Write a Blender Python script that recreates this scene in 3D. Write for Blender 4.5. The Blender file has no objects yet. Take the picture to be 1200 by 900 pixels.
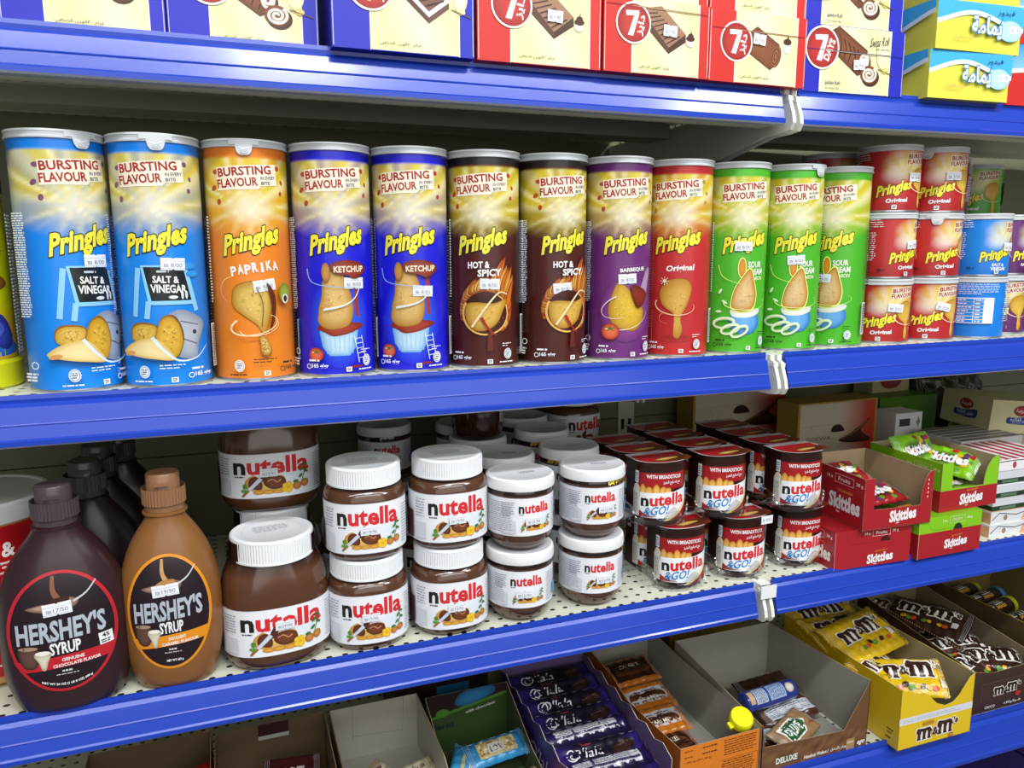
import bpy, math, random
from math import pi, sin, cos, atan2, asin, sqrt, radians as RAD
from mathutils import Vector, Matrix, geometry
S = bpy.context.scene
COL = S.collection
random.seed(7)

# ------------------------------------------------------------------ camera
R0 = ((0.93699485, -0.06081914, 0.34400825), (-0.34933629, -0.15694541, 0.92375987), (-0.00219176, -0.98573281, -0.16830337))
CAM = Vector((0.0, -0.72, 0.1145))
cd = bpy.data.cameras.new('camera'); cam = bpy.data.objects.new('camera', cd); COL.objects.link(cam)
m = Matrix([[r[0], -r[1], -r[2]] for r in R0]).to_4x4(); m.translation = CAM
cam.matrix_world = m
cd.sensor_width = 36; cd.lens = 905 / 1200 * 36; cd.clip_start = 0.01
S.camera = cam
S.view_settings.view_transform = 'Standard'
S.view_settings.look = 'None'
JX = 0.595      # where the two shelf bays meet
B2 = Matrix.Translation((JX, 0, 0)) @ Matrix.Rotation(RAD(-1.3), 4, 'Z') @ Matrix.Rotation(RAD(-0.4), 4, 'Y') @ Matrix.Translation((-JX, 0, 0))

# ------------------------------------------------------------------ materials
def lin(c):
    return c / 12.92 if c <= .04045 else ((c + .055) / 1.055) ** 2.4
def hx(c):
    if not isinstance(c, str): return c
    c = c.lstrip('#')
    if len(c) == 3: c = ''.join(k * 2 for k in c)
    return tuple(lin(int(c[i:i + 2], 16) / 255) for i in (0, 2, 4))
def mixc(a, b, t):
    a = hx(a); b = hx(b); t = max(0, min(1, t))
    return tuple(a[i] * (1 - t) + b[i] * t for i in range(3))
def M(name, rough=.5, metal=0, coat=0, bump=0, bscale=200, spec=.5, vary=.0, alpha=None):
    mt = bpy.data.materials.new(name); mt.use_nodes = True
    nt = mt.node_tree; b = nt.nodes['Principled BSDF']
    a = nt.nodes.new('ShaderNodeAttribute'); a.attribute_name = 'Col'
    col = a.outputs['Color']
    if vary:
        no = nt.nodes.new('ShaderNodeTexNoise'); no.inputs['Scale'].default_value = 60; no.inputs['Detail'].default_value = 4
        tc = nt.nodes.new('ShaderNodeTexCoord'); nt.links.new(tc.outputs['Object'], no.inputs['Vector'])
        mr = nt.nodes.new('ShaderNodeMapRange'); mr.inputs['To Min'].default_value = 1 - vary; mr.inputs['To Max'].default_value = 1 + vary
        nt.links.new(no.outputs['Fac'], mr.inputs['Value'])
        mx = nt.nodes.new('ShaderNodeVectorMath'); mx.operation = 'SCALE'
        nt.links.new(col, mx.inputs[0]); nt.links.new(mr.outputs['Result'], mx.inputs['Scale']); col = mx.outputs['Vector']
    nt.links.new(col, b.inputs['Base Color'])
    b.inputs['Roughness'].default_value = rough; b.inputs['Metallic'].default_value = metal
    b.inputs['Coat Weight'].default_value = coat; b.inputs['Coat Roughness'].default_value = .12
    b.inputs['Specular IOR Level'].default_value = spec
    if bump:
        n = nt.nodes.new('ShaderNodeTexNoise'); n.inputs['Scale'].default_value = bscale; n.inputs['Detail'].default_value = 3
        tc = nt.nodes.new('ShaderNodeTexCoord'); nt.links.new(tc.outputs['Object'], n.inputs['Vector'])
        bp = nt.nodes.new('ShaderNodeBump'); bp.inputs['Strength'].default_value = bump; bp.inputs['Distance'].default_value = .002
        nt.links.new(n.outputs['Fac'], bp.inputs['Height']); nt.links.new(bp.outputs['Normal'], b.inputs['Normal'])
    if alpha is not None: b.inputs['Alpha'].default_value = alpha
    return mt
MT = dict(
    label=M('printed_foil_paper', .38, 0, .15), paper=M('matt_paper', .6), card=M('printed_card', .42, 0, .1, .08, 40),
    board=M('grey_board', .85, 0, 0, .15, 120, vary=.06), plastic=M('glossy_plastic', .3), lid=M('white_ribbed_plastic', .38),
    spread=M('cocoa_spread_jar', .16, 0, .6), syrup=M('syrup_bottle_plastic', .34, 0, .2), metal=M('steel_rim', .3, .9),
    foil=M('crinkled_wrapper', .3, 0, .35, .22, 60), goldfoil=M('gold_foil', .25, .8, 0, .8, 300),
    paint=M('cream_shelf_paint', .45, 0, 0, .02, 80), rail=M('blue_price_rail', .25, 0, .25, .02, 30), cloudy=M('cloudy_plastic_lid', .3, 0, .2))
def clear_mat():
    mt = bpy.data.materials.new('clear_plastic'); mt.use_nodes = True; nt = mt.node_tree
    nt.nodes.clear(); o = nt.nodes.new('ShaderNodeOutputMaterial'); t = nt.nodes.new('ShaderNodeBsdfTransparent'); g = nt.nodes.new('ShaderNodeBsdfGlossy')
    t.inputs['Color'].default_value = (.93, .94, .95, 1); g.inputs['Roughness'].default_value = .08; g.inputs['Color'].default_value = (1, 1, 1, 1)
    f = nt.nodes.new('ShaderNodeLayerWeight'); f.inputs['Blend'].default_value = .35
    n = nt.nodes.new('ShaderNodeTexNoise'); n.inputs['Scale'].default_value = 90; tc = nt.nodes.new('ShaderNodeTexCoord'); nt.links.new(tc.outputs['Object'], n.inputs['Vector'])
    bp = nt.nodes.new('ShaderNodeBump'); bp.inputs['Strength'].default_value = .5; bp.inputs['Distance'].default_value = .002
    nt.links.new(n.outputs['Fac'], bp.inputs['Height']); nt.links.new(bp.outputs['Normal'], g.inputs['Normal']); nt.links.new(bp.outputs['Normal'], f.inputs['Normal'])
    mx = nt.nodes.new('ShaderNodeMixShader'); nt.links.new(f.outputs['Facing'], mx.inputs[0]); nt.links.new(t.outputs[0], mx.inputs[1]); nt.links.new(g.outputs[0], mx.inputs[2])
    nt.links.new(mx.outputs[0], o.inputs[0]); return mt
MT['clear'] = clear_mat()
def deck_mat():     # cream enamel with rows of small punched slots
    mt = bpy.data.materials.new('perforated_cream_steel'); mt.use_nodes = True; nt = mt.node_tree; b = nt.nodes['Principled BSDF']
    tc = nt.nodes.new('ShaderNodeTexCoord'); sp = nt.nodes.new('ShaderNodeSeparateXYZ'); nt.links.new(tc.outputs['Object'], sp.inputs[0])
    def mth(op, a, bb=None, c=None):
        n = nt.nodes.new('ShaderNodeMath'); n.operation = op
        for i, v in enumerate((a, bb, c)):
            if v is None: continue
            if isinstance(v, (int, float)): n.inputs[i].default_value = v
            else: nt.links.new(v, n.inputs[i])
        return n.outputs[0]
    px = mth('DIVIDE', sp.outputs['X'], .0155); py = mth('DIVIDE', sp.outputs['Y'], .0165)
    fx = mth('MULTIPLY', mth('SUBTRACT', mth('FRACT', px), .5), .0155); fy = mth('MULTIPLY', mth('SUBTRACT', mth('FRACT', py), .5), .0165)
    d = mth('SQRT', mth('ADD', mth('POWER', mth('DIVIDE', fx, .0030), 2.0), mth('POWER', mth('DIVIDE', fy, .0021), 2.0)))
    row = mth('GREATER_THAN', mth('FRACT', mth('DIVIDE', sp.outputs['Y'], .099)), .02)
    hole = mth('MULTIPLY', mth('LESS_THAN', d, 1.0), row)
    mx = nt.nodes.new('ShaderNodeMix'); mx.data_type = 'RGBA'; nt.links.new(hole, mx.inputs[0])
    mx.inputs[6].default_value = (*hx('#dfe0cb'), 1); mx.inputs[7].default_value = (.01, .01, .01, 1)
    nt.links.new(mx.outputs[2], b.inputs['Base Color']); b.inputs['Roughness'].default_value = .4
    return mt
MT['deck'] = deck_mat()

# ------------------------------------------------------------------ objects and tags
def link(name, data, parent=None, loc=(0, 0, 0), rz=0):
    o = bpy.data.objects.new(name, data); COL.objects.link(o); o.parent = parent
    o.location = loc; o.rotation_euler = (0, 0, rz); return o
def tag(o, label=None, cat=None, group=None, kind=None):
    if label: o['label'] = label
    if cat: o['category'] = cat
    if group: o['group'] = group
    if kind: o['kind'] = kind
    return o
def place(loc, rz):      # a thing on the right bay follows that bay's slight tilt
    return B2 @ Matrix.Translation((loc[0], loc[1] + .0227 * max(0, loc[0] - JX), loc[2])) @ Matrix.Rotation(rz, 4, 'Z')
def thing(name, label, cat, loc=(0, 0, 0), rz=0, group=None, bay=None):
    o = link(name, None, None, loc, rz); o.empty_display_size = .01
    tag(o, label, cat, group)
    if bay is None: bay = loc[0] > JX
    if bay: o.matrix_world = place(loc, rz)
    return o
def copy_tree(root, label, loc, rz=0, group=None, bay=None):
    r = root.copy(); COL.objects.link(r)
    for ch in list(root.children):
        c = ch.copy(); COL.objects.link(c); c.parent = r
        for g in list(ch.children):
            d = g.copy(); COL.objects.link(d); d.parent = c
    r['label'] = label
    if group: r['group'] = group
    if bay is None: bay = loc[0] > JX
    r.matrix_world = place(loc, rz) if bay else Matrix.Translation(loc) @ Matrix.Rotation(rz, 4, 'Z')
    return r

# ------------------------------------------------------------------ 2D art canvas
TXT = {}
def glyphs(s, bold, base=None):
    base = bold if base is None else base
    k = (s, bold, base)
    if k in TXT: return TXT[k]
    cu = bpy.data.curves.new('t', 'FONT'); cu.body = s; cu.size = 1; cu.resolution_u = 2; cu.offset = bold; cu.space_character = 1 + max(0, base - .03) * 2.2; cu.fill_mode = 'FRONT'
    o = bpy.data.objects.new('t', cu); COL.objects.link(o)
    bpy.context.view_layer.update()
    dg = bpy.context.evaluated_depsgraph_get(); me = bpy.data.meshes.new_from_object(o.evaluated_get(dg))
    V = [(v.co.x, v.co.y) for v in me.vertices]; F = [tuple(p.vertices) for p in me.polygons]
    bpy.data.objects.remove(o); bpy.data.curves.remove(cu); bpy.data.meshes.remove(me)
    TXT[k] = (V, F); return TXT[k]
AR = {  # letter: isolated, initial, medial, final
 'ا': 'ﺍﺍﺎﺎ', 'ب': 'ﺏﺑﺒﺐ', 'ة': 'ﺓﺓﺔﺔ', 'ت': 'ﺕﺗﺘﺖ', 'خ': 'ﺥﺧﺨﺦ', 'د': 'ﺩﺩﺪﺪ', 'ر': 'ﺭﺭﺮﺮ', 'ز': 'ﺯﺯﺰﺰ', 'س': 'ﺱﺳﺴﺲ', 'ص': 'ﺹﺻﺼﺺ',
 'غ': 'ﻍﻏﻐﻎ', 'ف': 'ﻑﻓﻔﻒ', 'ق': 'ﻕﻗﻘﻖ', 'ك': 'ﻙﻛﻜﻚ', 'ل': 'ﻝﻟﻠﻞ', 'م': 'ﻡﻣﻤﻢ', 'ن': 'ﻥﻧﻨﻦ', 'ه': 'ﻩﻫﻬﻪ', 'و': 'ﻭﻭﻮﻮ', 'ي': 'ﻱﻳﻴﻲ', 'ع': 'ﻉﻋﻌﻊ', 'ح': 'ﺡﺣﺤﺢ', 'ش': 'ﺵﺷﺸﺶ', 'ط': 'ﻁﻃﻄﻂ'}
NJ = 'ادرزوة'
def ar(s):
    out = []
    for w in s.split(' '):
        r = ''
        for i, ch in enumerate(w):
            if ch not in AR: r += ch; continue
            pv = i > 0 and w[i - 1] in AR and w[i - 1] not in NJ
            nx = i < len(w) - 1 and w[i + 1] in AR and ch not in NJ
            r += AR[ch][(2 if nx else 3) if pv else (1 if nx else 0)]
        out.append(r[::-1])
    return ' '.join(out[::-1])
def spl(pts, n=6):
    out = []; L = len(pts)
    for i in range(L):
        p0, p1, p2, p3 = (pts[(i + k - 1) % L] for k in range(4))
        for j in range(n):
            t = j / n
            out.append(tuple(.5 * (2 * p1[a] + (p2[a] - p0[a]) * t + (2 * p0[a] - 5 * p1[a] + 4 * p2[a] - p3[a]) * t * t + (3 * p1[a] - p0[a] - 3 * p2[a] + p3[a]) * t ** 3) for a in (0, 1)))
    return out
class Canvas:
    def __init__(s, eps=4e-5):
        s.P = []; s.L = 1; s.eps = eps; s.T = [(0, 0, 1, 1, 0)]; s.clip = None
    def tf(s, x, y):
        for (tx, ty, sx, sy, r) in reversed(s.T):
            x *= sx; y *= sy
            if r: x, y = x * cos(r) - y * sin(r), x * sin(r) + y * cos(r)
            x += tx; y += ty
        return x, y
    def at(s, x=0, y=0, sx=1, sy=None, rot=0): s.T.append((x, y, sx, sy if sy is not None else sx, RAD(rot))); return s
    def pop(s): s.T.pop()
    def add(s, pts, cols):
        Q = [s.tf(*p) for p in pts]
        if sum(Q[i][0] * Q[(i + 1) % len(Q)][1] - Q[(i + 1) % len(Q)][0] * Q[i][1] for i in range(len(Q))) < 0: Q = Q[::-1]; cols = list(cols)[::-1]
        s.P.append((Q, cols, s.L))
    def poly(s, pts, c, e=None):
        c = hx(c)
        if e is not None:
            e = hx(e); cx = sum(p[0] for p in pts) / len(pts); cy = sum(p[1] for p in pts) / len(pts)
            for i in range(len(pts)):
                a, b = pts[i], pts[(i + 1) % len(pts)]
                mm = lambda p: (cx + (p[0] - cx) * .62, cy + (p[1] - cy) * .62)
                mc = mixc(c, e, .3)
                s.add([(cx, cy), mm(a), mm(b)], [c, mc, mc]); s.add([mm(a), a, b, mm(b)], [mc, e, e, mc])
        elif len(pts) <= 4: s.add(pts, [c] * len(pts))
        else:
            v = [Vector((p[0], p[1], 0)) for p in pts]
            for t in geometry.tessellate_polygon([v]): s.add([pts[i] for i in t], [c] * 3)
        s.L += 1; return s
    def rect(s, x0, y0, x1, y1, c, c2=None):
        c = hx(c); c2 = hx(c2) if c2 is not None else c
        s.add([(x0, y0), (x1, y0), (x1, y1), (x0, y1)], [c, c, c2, c2]); s.L += 1
    def ell(s, cx, cy, rx, ry=None, c='#fff', e=None, rot=0, n=20, a0=0, a1=360):
        ry = rx if ry is None else ry; r = RAD(rot); pts = []
        full = a1 - a0 >= 360
        for i in range(n if full else n + 1):
            t = RAD(a0 + (a1 - a0) * i / n); x, y = rx * cos(t), ry * sin(t)
            pts.append((cx + x * cos(r) - y * sin(r), cy + x * sin(r) + y * cos(r)))
        s.poly(pts, c, e)
    def blob(s, pts, c, e=None, n=5): s.poly(spl(pts, n), c, e)
    def line(s, pts, w, c, w2=None, smooth=0):
        if smooth:
            q = []; 
            for i in range(len(pts) - 1):
                p0 = pts[max(0, i - 1)]; p1 = pts[i]; p2 = pts[i + 1]; p3 = pts[min(len(pts) - 1, i + 2)]
                for j in range(smooth):
                    t = j / smooth
                    q.append(tuple(.5 * (2 * p1[a] + (p2[a] - p0[a]) * t + (2 * p0[a] - 5 * p1[a] + 4 * p2[a] - p3[a]) * t * t + (3 * p1[a] - p0[a] - 3 * p2[a] + p3[a]) * t ** 3) for a in (0, 1)))
            pts = q + [pts[-1]]
        c = hx(c); w2 = w if w2 is None else w2; N = len(pts); L = []; Rr = []
        for i, p in enumerate(pts):
            a = pts[max(0, i - 1)]; b = pts[min(N - 1, i + 1)]; dx, dy = b[0] - a[0], b[1] - a[1]; d = sqrt(dx * dx + dy * dy) or 1
            ww = (w + (w2 - w) * i / max(1, N - 1)) / 2; nx, ny = -dy / d * ww, dx / d * ww
            L.append((p[0] + nx, p[1] + ny)); Rr.append((p[0] - nx, p[1] - ny))
        for i in range(N - 1): s.add([Rr[i], Rr[i + 1], L[i + 1], L[i]], [c] * 4)
        s.L += 1
    def ring(s, cx, cy, rx, ry, w, c, a0=0, a1=360, rot=0, n=28, w2=None):
        r = RAD(rot)
        pts = []
        for i in range(n + 1):
            t = RAD(a0 + (a1 - a0) * i / n); x, y = rx * cos(t), ry * sin(t); pts.append((cx + x * cos(r) - y * sin(r), cy + x * sin(r) + y * cos(r)))
        s.line(pts, w, c, w2)
    def grid(s, x0, y0, x1, y1, nx, ny, fn):
        C = [[hx(fn(x0 + (x1 - x0) * i / nx, y0 + (y1 - y0) * j / ny)) for i in range(nx + 1)] for j in range(ny + 1)]
        for j in range(ny):
            for i in range(nx):
                a, b = x0 + (x1 - x0) * i / nx, x0 + (x1 - x0) * (i + 1) / nx; cc, d = y0 + (y1 - y0) * j / ny, y0 + (y1 - y0) * (j + 1) / ny
                s.add([(a, cc), (b, cc), (b, d), (a, d)], [C[j][i], C[j][i + 1], C[j + 1][i + 1], C[j + 1][i]])
        s.L += 1
    def text(s, t, cx, cy, w, h, c, bold=.02, sky=0, slant=0, rot=0, out=None, ob=.05, arc=0, first=None):
        def put(b, col):
            V, F = glyphs(t, b, bold); V0, _ = glyphs(t, bold)
            if not V0: return
            x0 = min(v[0] for v in V0); x1 = max(v[0] for v in V0); y0 = min(v[1] for v in V0); y1 = max(v[1] for v in V0)
            kx = w / (x1 - x0); ky = h / (y1 - y0); Q = []; rr = RAD(rot)
            for (x, y) in V:
                x = (x - (x0 + x1) / 2) * kx; y = (y - (y0 + y1) / 2) * ky
                x += slant * y; y += sky * x + arc * x * x
                Q.append((cx + x * cos(rr) - y * sin(rr), cy + x * sin(rr) + y * cos(rr)))
            col = hx(col); xe = -1e9
            if first and b == bold: V1, _ = glyphs(t[0], b); xe = max(v[0] for v in V1) + .01
            for f in F: s.add([Q[i] for i in f], [hx(first) if max(V[i][0] for i in f) <= xe else col] * len(f))
            s.L += 1
        if out is not None: put(bold + ob, out)
        put(bold, c)
    def dashes(s, x0, y0, x1, y1, n, c, th=.45, seed=1):
        rn = random.Random(seed); c = hx(c); dy = (y1 - y0) / n
        for i in range(n):
            x = x0 + rn.random() * (x1 - x0) * .06; e = x1 - rn.random() * (x1 - x0) * (.12 if i < n - 1 else .5); yy = y1 - dy * (i + .5)
            while x < e:
                l = (y1 - y0) / n * rn.uniform(.8, 2.6); xe = min(x + l, e); s.add([(x, yy - dy * th / 2), (xe, yy - dy * th / 2), (xe, yy + dy * th / 2), (x, yy + dy * th / 2)], [c] * 4); x = xe + dy * .35
        s.L += 1
def clipax(P, C, a, v, keep_hi):
    out = []; oc = []; n = len(P)
    for i in range(n):
        p, q = P[i], P[(i + 1) % n]; ip = (p[a] >= v) if keep_hi else (p[a] <= v); iq = (q[a] >= v) if keep_hi else (q[a] <= v)
        if ip: out.append(p); oc.append(C[i])
        if ip != iq:
            t = (v - p[a]) / (q[a] - p[a]); b = 1 - a; r = [0, 0]; r[a] = v; r[b] = p[b] + (q[b] - p[b]) * t
            out.append(tuple(r)); c1, c2 = C[i], C[(i + 1) % n]; oc.append(tuple(c1[k] + (c2[k] - c1[k]) * t for k in range(3)))
    return out, oc
def slice_axis(items, a, st):
    res = []
    for P, C, L in items:
        lo = min(p[a] for p in P); hi = max(p[a] for p in P); k0 = math.floor(lo / st + 1e-6); k1 = math.ceil(hi / st - 1e-6)
        if k1 - k0 <= 1: res.append((P, C, L)); continue
        for k in range(k0, k1):
            Q, D = clipax(P, C, a, k * st, True)
            if len(Q) >= 3: Q, D = clipax(Q, D, a, (k + 1) * st, False)
            if len(Q) >= 3: res.append((Q, D, L))
    return res

# ------------------------------------------------------------------ mesh builder
class MB:
    def __init__(s): s.V = []; s.N = []; s.C = []; s.F = []
    def face(s, P, C, N=None):
        if len(P) < 3: return
        if N is None:
            n = Vector((0, 0, 0))
            for i in range(len(P)):
                a = Vector(P[i]); b = Vector(P[(i + 1) % len(P)]); n += a.cross(b)
            if n.length < 1e-14: return
            n.normalize(); N = [n] * len(P)
        k = len(s.V); s.V += [tuple(p) for p in P]; s.N += [tuple(n) for n in N]; s.C += list(C); s.F.append(tuple(range(k, k + len(P))))
    def q(s, P, c): c = hx(c); s.face(P, [c] * len(P))
    def box(s, x0, y0, z0, x1, y1, z1, c, cols={}):
        f = lambda k: cols.get(k, c)
        s.q([(x0, y0, z0), (x1, y0, z0), (x1, y0, z1), (x0, y0, z1)], f('f')); s.q([(x1, y1, z0), (x0, y1, z0), (x0, y1, z1), (x1, y1, z1)], f('b'))
        s.q([(x0, y1, z0), (x0, y0, z0), (x0, y0, z1), (x0, y1, z1)], f('l')); s.q([(x1, y0, z0), (x1, y1, z0), (x1, y1, z1), (x1, y0, z1)], f('r'))
        s.q([(x0, y0, z1), (x1, y0, z1), (x1, y1, z1), (x0, y1, z1)], f('t')); s.q([(x0, y1, z0), (x1, y1, z0), (x1, y0, z0), (x0, y0, z0)], f('u'))
    def obox(s, c0, ux, uy, uz, c):      # oriented box: centre and three half-axis vectors
        c0 = Vector(c0); ux = Vector(ux); uy = Vector(uy); uz = Vector(uz)
        P = lambda a, b, d: c0 + ux * a + uy * b + uz * d
        for q in (((-1, -1, -1), (1, -1, -1), (1, -1, 1), (-1, -1, 1)), ((1, 1, -1), (-1, 1, -1), (-1, 1, 1), (1, 1, 1)), ((-1, 1, -1), (-1, -1, -1), (-1, -1, 1), (-1, 1, 1)),
                  ((1, -1, -1), (1, 1, -1), (1, 1, 1), (1, -1, 1)), ((-1, -1, 1), (1, -1, 1), (1, 1, 1), (-1, 1, 1)), ((-1, 1, -1), (1, 1, -1), (1, -1, -1), (-1, -1, -1))):
            s.q([P(*k) for k in q], c)
    def panel(s, pts, th, c, ec=None, axis='y'):     # flat cut panel: 2D outline (a,b) extruded by th
        ec = c if ec is None else ec
        mp = {'y': lambda a, b, d: (a, d, b), 'x': lambda a, b, d: (d, a, b), 'z': lambda a, b, d: (a, b, d)}[axis]
        d0, d1 = th; v = [Vector((p[0], p[1], 0)) for p in pts]; cc = hx(c if not isinstance(c, tuple) or len(c) == 3 else c[0])
        c0 = hx(c[0]) if isinstance(c, list) else hx(c); c1 = hx(c[1]) if isinstance(c, list) else hx(c)
        for t in geometry.tessellate_polygon([v]):
            s.face([mp(*pts[i], d0) for i in t], [c0] * 3); s.face([mp(*pts[i], d1) for i in reversed(t)], [c1] * 3)
        for i in range(len(pts)):
            a, b = pts[i], pts[(i + 1) % len(pts)]; s.q([mp(*a, d0), mp(*b, d0), mp(*b, d1), mp(*a, d1)], ec if not isinstance(ec, list) else ec[0])
    def canvas(s, cv, fn, su=None, sv=None, clipf=None):
        it = cv.P
        if su: it = slice_axis(it, 0, su)
        if sv: it = slice_axis(it, 1, sv)
        for P, C, L in it:
            if clipf:
                for (a, v, hi) in clipf:
                    P, C = clipax(P, C, a, v, hi)
                    if len(P) < 3: break
                if len(P) < 3: continue
            r = [fn(p[0], p[1], L * cv.eps) for p in P]
            s.face([k[0] for k in r], C, [k[1] for k in r])
    def loft(s, rings, seg, col=None, sharp=35, capb=True, capt=True):
        # rings: (hw, hd, z, n, ox, oy, colour)
        rings = [tuple(r) + (2, 0, 0, col)[len(r) - 3:] for r in rings]
        def pt(r, i):
            t = 2 * pi * i / seg; n = r[3]; c, sn = sin(t), -cos(t)
            e = 2 / n; x = math.copysign(abs(c) ** e, c); y = math.copysign(abs(sn) ** e, sn)
            return Vector((r[0] * x + r[4], r[1] * y + r[5], r[2]))
        G = [[pt(r, i) for i in range(seg)] for r in rings]; NR = len(rings)
        def nrm(k, i):  # normal of profile segment k (ring k..k+1) at column i
            t = G[k][(i + 1) % seg] - G[k][i - 1]
            if t.length < 1e-9: t = G[k + 1][(i + 1) % seg] - G[k + 1][i - 1]
            n = t.cross(G[k + 1][i] - G[k][i])
            return n.normalized() if n.length > 1e-12 else Vector((0, 0, 1))
        SN = [[nrm(k, i) for i in range(seg)] for k in range(NR - 1)]; ca = cos(RAD(sharp))
        for k in range(NR - 1):
            for i in range(seg):
                j = (i + 1) % seg
                def vn(kk, ii):
                    n = SN[k][ii]; o = SN[k - 1][ii] if (kk == k and k > 0) else (SN[k + 1][ii] if (kk == k + 1 and k < NR - 2) else None)
                    if o is not None and n.dot(o) > ca: n = (n + o).normalized()
                    return n
                c0, c1 = hx(rings[k][6]), hx(rings[k + 1][6])
                P = [G[k][i], G[k][j], G[k + 1][j], G[k + 1][i]]; N = [vn(k, i), vn(k, j), vn(k + 1, j), vn(k + 1, i)]; Cc = [c0, c0, c1, c1]
                if rings[k][0] < 1e-6: P = P[1:]; N = N[1:]; Cc = Cc[1:]
                elif rings[k + 1][0] < 1e-6: P = P[:3]; N = N[:3]; Cc = Cc[:3]
                s.face(P, Cc, N)
        if capb and rings[0][0] > 1e-6: s.face([G[0][i] for i in reversed(range(seg))], [hx(rings[0][6])] * seg)
        if capt and rings[-1][0] > 1e-6: s.face(G[-1], [hx(rings[-1][6])] * seg)
    def tube(s, pts, r, c, seg=8):
        pts = [Vector(p) for p in pts]; rs = r if isinstance(r, (list, tuple)) else [r] * len(pts); prev = None; c = hx(c)
        for i, p in enumerate(pts):
            d = (pts[min(i + 1, len(pts) - 1)] - pts[max(i - 1, 0)]).normalized(); u = d.orthogonal().normalized() if prev is None else (prev[0] - d * prev[0].dot(d)).normalized()
            w = d.cross(u); ringp = [(p + (u * cos(2 * pi * k / seg) + w * sin(2 * pi * k / seg)) * rs[i], (u * cos(2 * pi * k / seg) + w * sin(2 * pi * k / seg))) for k in range(seg)]
            if prev:
                for k in range(seg):
                    j = (k + 1) % seg; s.face([prev[1][k][0], prev[1][j][0], ringp[j][0], ringp[k][0]], [c] * 4, [prev[1][k][1], prev[1][j][1], ringp[j][1], ringp[k][1]])
            else: s.face([x[0] for x in reversed(ringp)], [c] * seg)
            prev = (u, ringp)
        s.face([x[0] for x in prev[1]], [c] * seg)
    def move(s, mtx):
        n3 = mtx.to_3x3().inverted().transposed()
        s.V = [tuple(mtx @ Vector(v)) for v in s.V]; s.N = [tuple((n3 @ Vector(n)).normalized()) for n in s.N]; return s
    def mesh(s, name, mat):
        me = bpy.data.meshes.new(name); me.from_pydata(s.V, [], s.F)
        ca = me.color_attributes.new('Col', 'FLOAT_COLOR', 'POINT'); buf = []
        for c in s.C: buf += [c[0], c[1], c[2], 1.0]
        ca.data.foreach_set('color', buf)
        me.polygons.foreach_set('use_smooth', [True] * len(s.F)); me.normals_split_custom_set_from_vertices(s.N)
        me.materials.append(MT[mat] if isinstance(mat, str) else mat); me.update(); return me
    def obj(s, name, mat, parent=None, loc=(0, 0, 0), rz=0): return link(name, s.mesh(name, mat), parent, loc, rz)
def cylmap(r, z0=0):
    def f(u, v, h):
        t = u / r; n = (sin(t), -cos(t), 0); return ((r + h) * n[0], (r + h) * n[1], z0 + v), n
    return f
def planemap(o, ux, uy):
    o = Vector(o); ux = Vector(ux).normalized(); uy = Vector(uy).normalized(); n = ux.cross(uy)
    return lambda u, v, h: (o + ux * u + uy * v + n * h, n)
def supermap(a, b, n, z0=0, seg=64, scale=lambda v: 1):
    P = []
    for i in range(seg + 1):
        t = 2 * pi * (i - seg / 2) / seg + 0; c, sn = sin(t), -cos(t); e = 2 / n
        P.append((a * math.copysign(abs(c) ** e, c), b * math.copysign(abs(sn) ** e, sn)))
    D = [0]
    for i in range(seg): D.append(D[-1] + sqrt((P[i + 1][0] - P[i][0]) ** 2 + (P[i + 1][1] - P[i][1]) ** 2))
    mid = D[seg // 2]; tot = D[-1]
    def f(u, v, h):
        d = max(0, min(tot - 1e-7, u + mid)); lo, hi = 0, seg
        while hi - lo > 1:
            m_ = (lo + hi) // 2
            if D[m_] <= d: lo = m_
            else: hi = m_
        t = (d - D[lo]) / (D[lo + 1] - D[lo]); x = P[lo][0] + (P[lo + 1][0] - P[lo][0]) * t; y = P[lo][1] + (P[lo + 1][1] - P[lo][1]) * t
        def nn(k):
            k0 = (k - 1) % seg; k1 = (k + 1) % seg; tx = P[k1][0] - P[k0][0]; ty = P[k1][1] - P[k0][1]; l = sqrt(tx * tx + ty * ty); return ty / l, -tx / l
        n0 = nn(lo); n1 = nn((lo + 1) % seg); nx = n0[0] + (n1[0] - n0[0]) * t; ny = n0[1] + (n1[1] - n0[1]) * t; l = sqrt(nx * nx + ny * ny); nx /= l; ny /= l
        k = scale(v); return ((x * k + nx * h, y * k + ny * h, z0 + v), (nx, ny, 0))
    f.total = tot; return f
def facing(x, y, s=0):       # turn so a front (local -y) looks at the aisle, shifted by s across the visible half
    v = CAM - Vector((x, y, 0)); az = atan2(v.x, -v.y); return az + asin(max(-.98, min(.98, s)))
def sticker(parent, mp, u, v, w=.018, h=.010, price='₪ 8/00', rot=0, su=None, lift=.0016):
    cv = Canvas(); cv.eps = 5e-5; cv.L = int(lift / 5e-5); cv.at(u, v, 1, 1, rot)
    W, H = w / 2, h / 2
    cv.poly([(-W, -H), (-.0012, -H), (0, -H + .001), (.0012, -H), (W, -H), (W, H), (.0012, H), (0, H - .001), (-.0012, H), (-W, H)], '#eceef2')
    cv.rect(-W, H * .42, W, H * .5, '#b9c3d6'); cv.rect(-W, -H * .78, W, -H * .7, '#c3cbdb')
    cv.text(price, 0, -h * .1, w * .74, h * .34, '#7a8090', 0.0)
    mb = MB(); mb.canvas(cv, mp, su); o = mb.obj('price_sticker', 'paper', parent); return o
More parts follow.
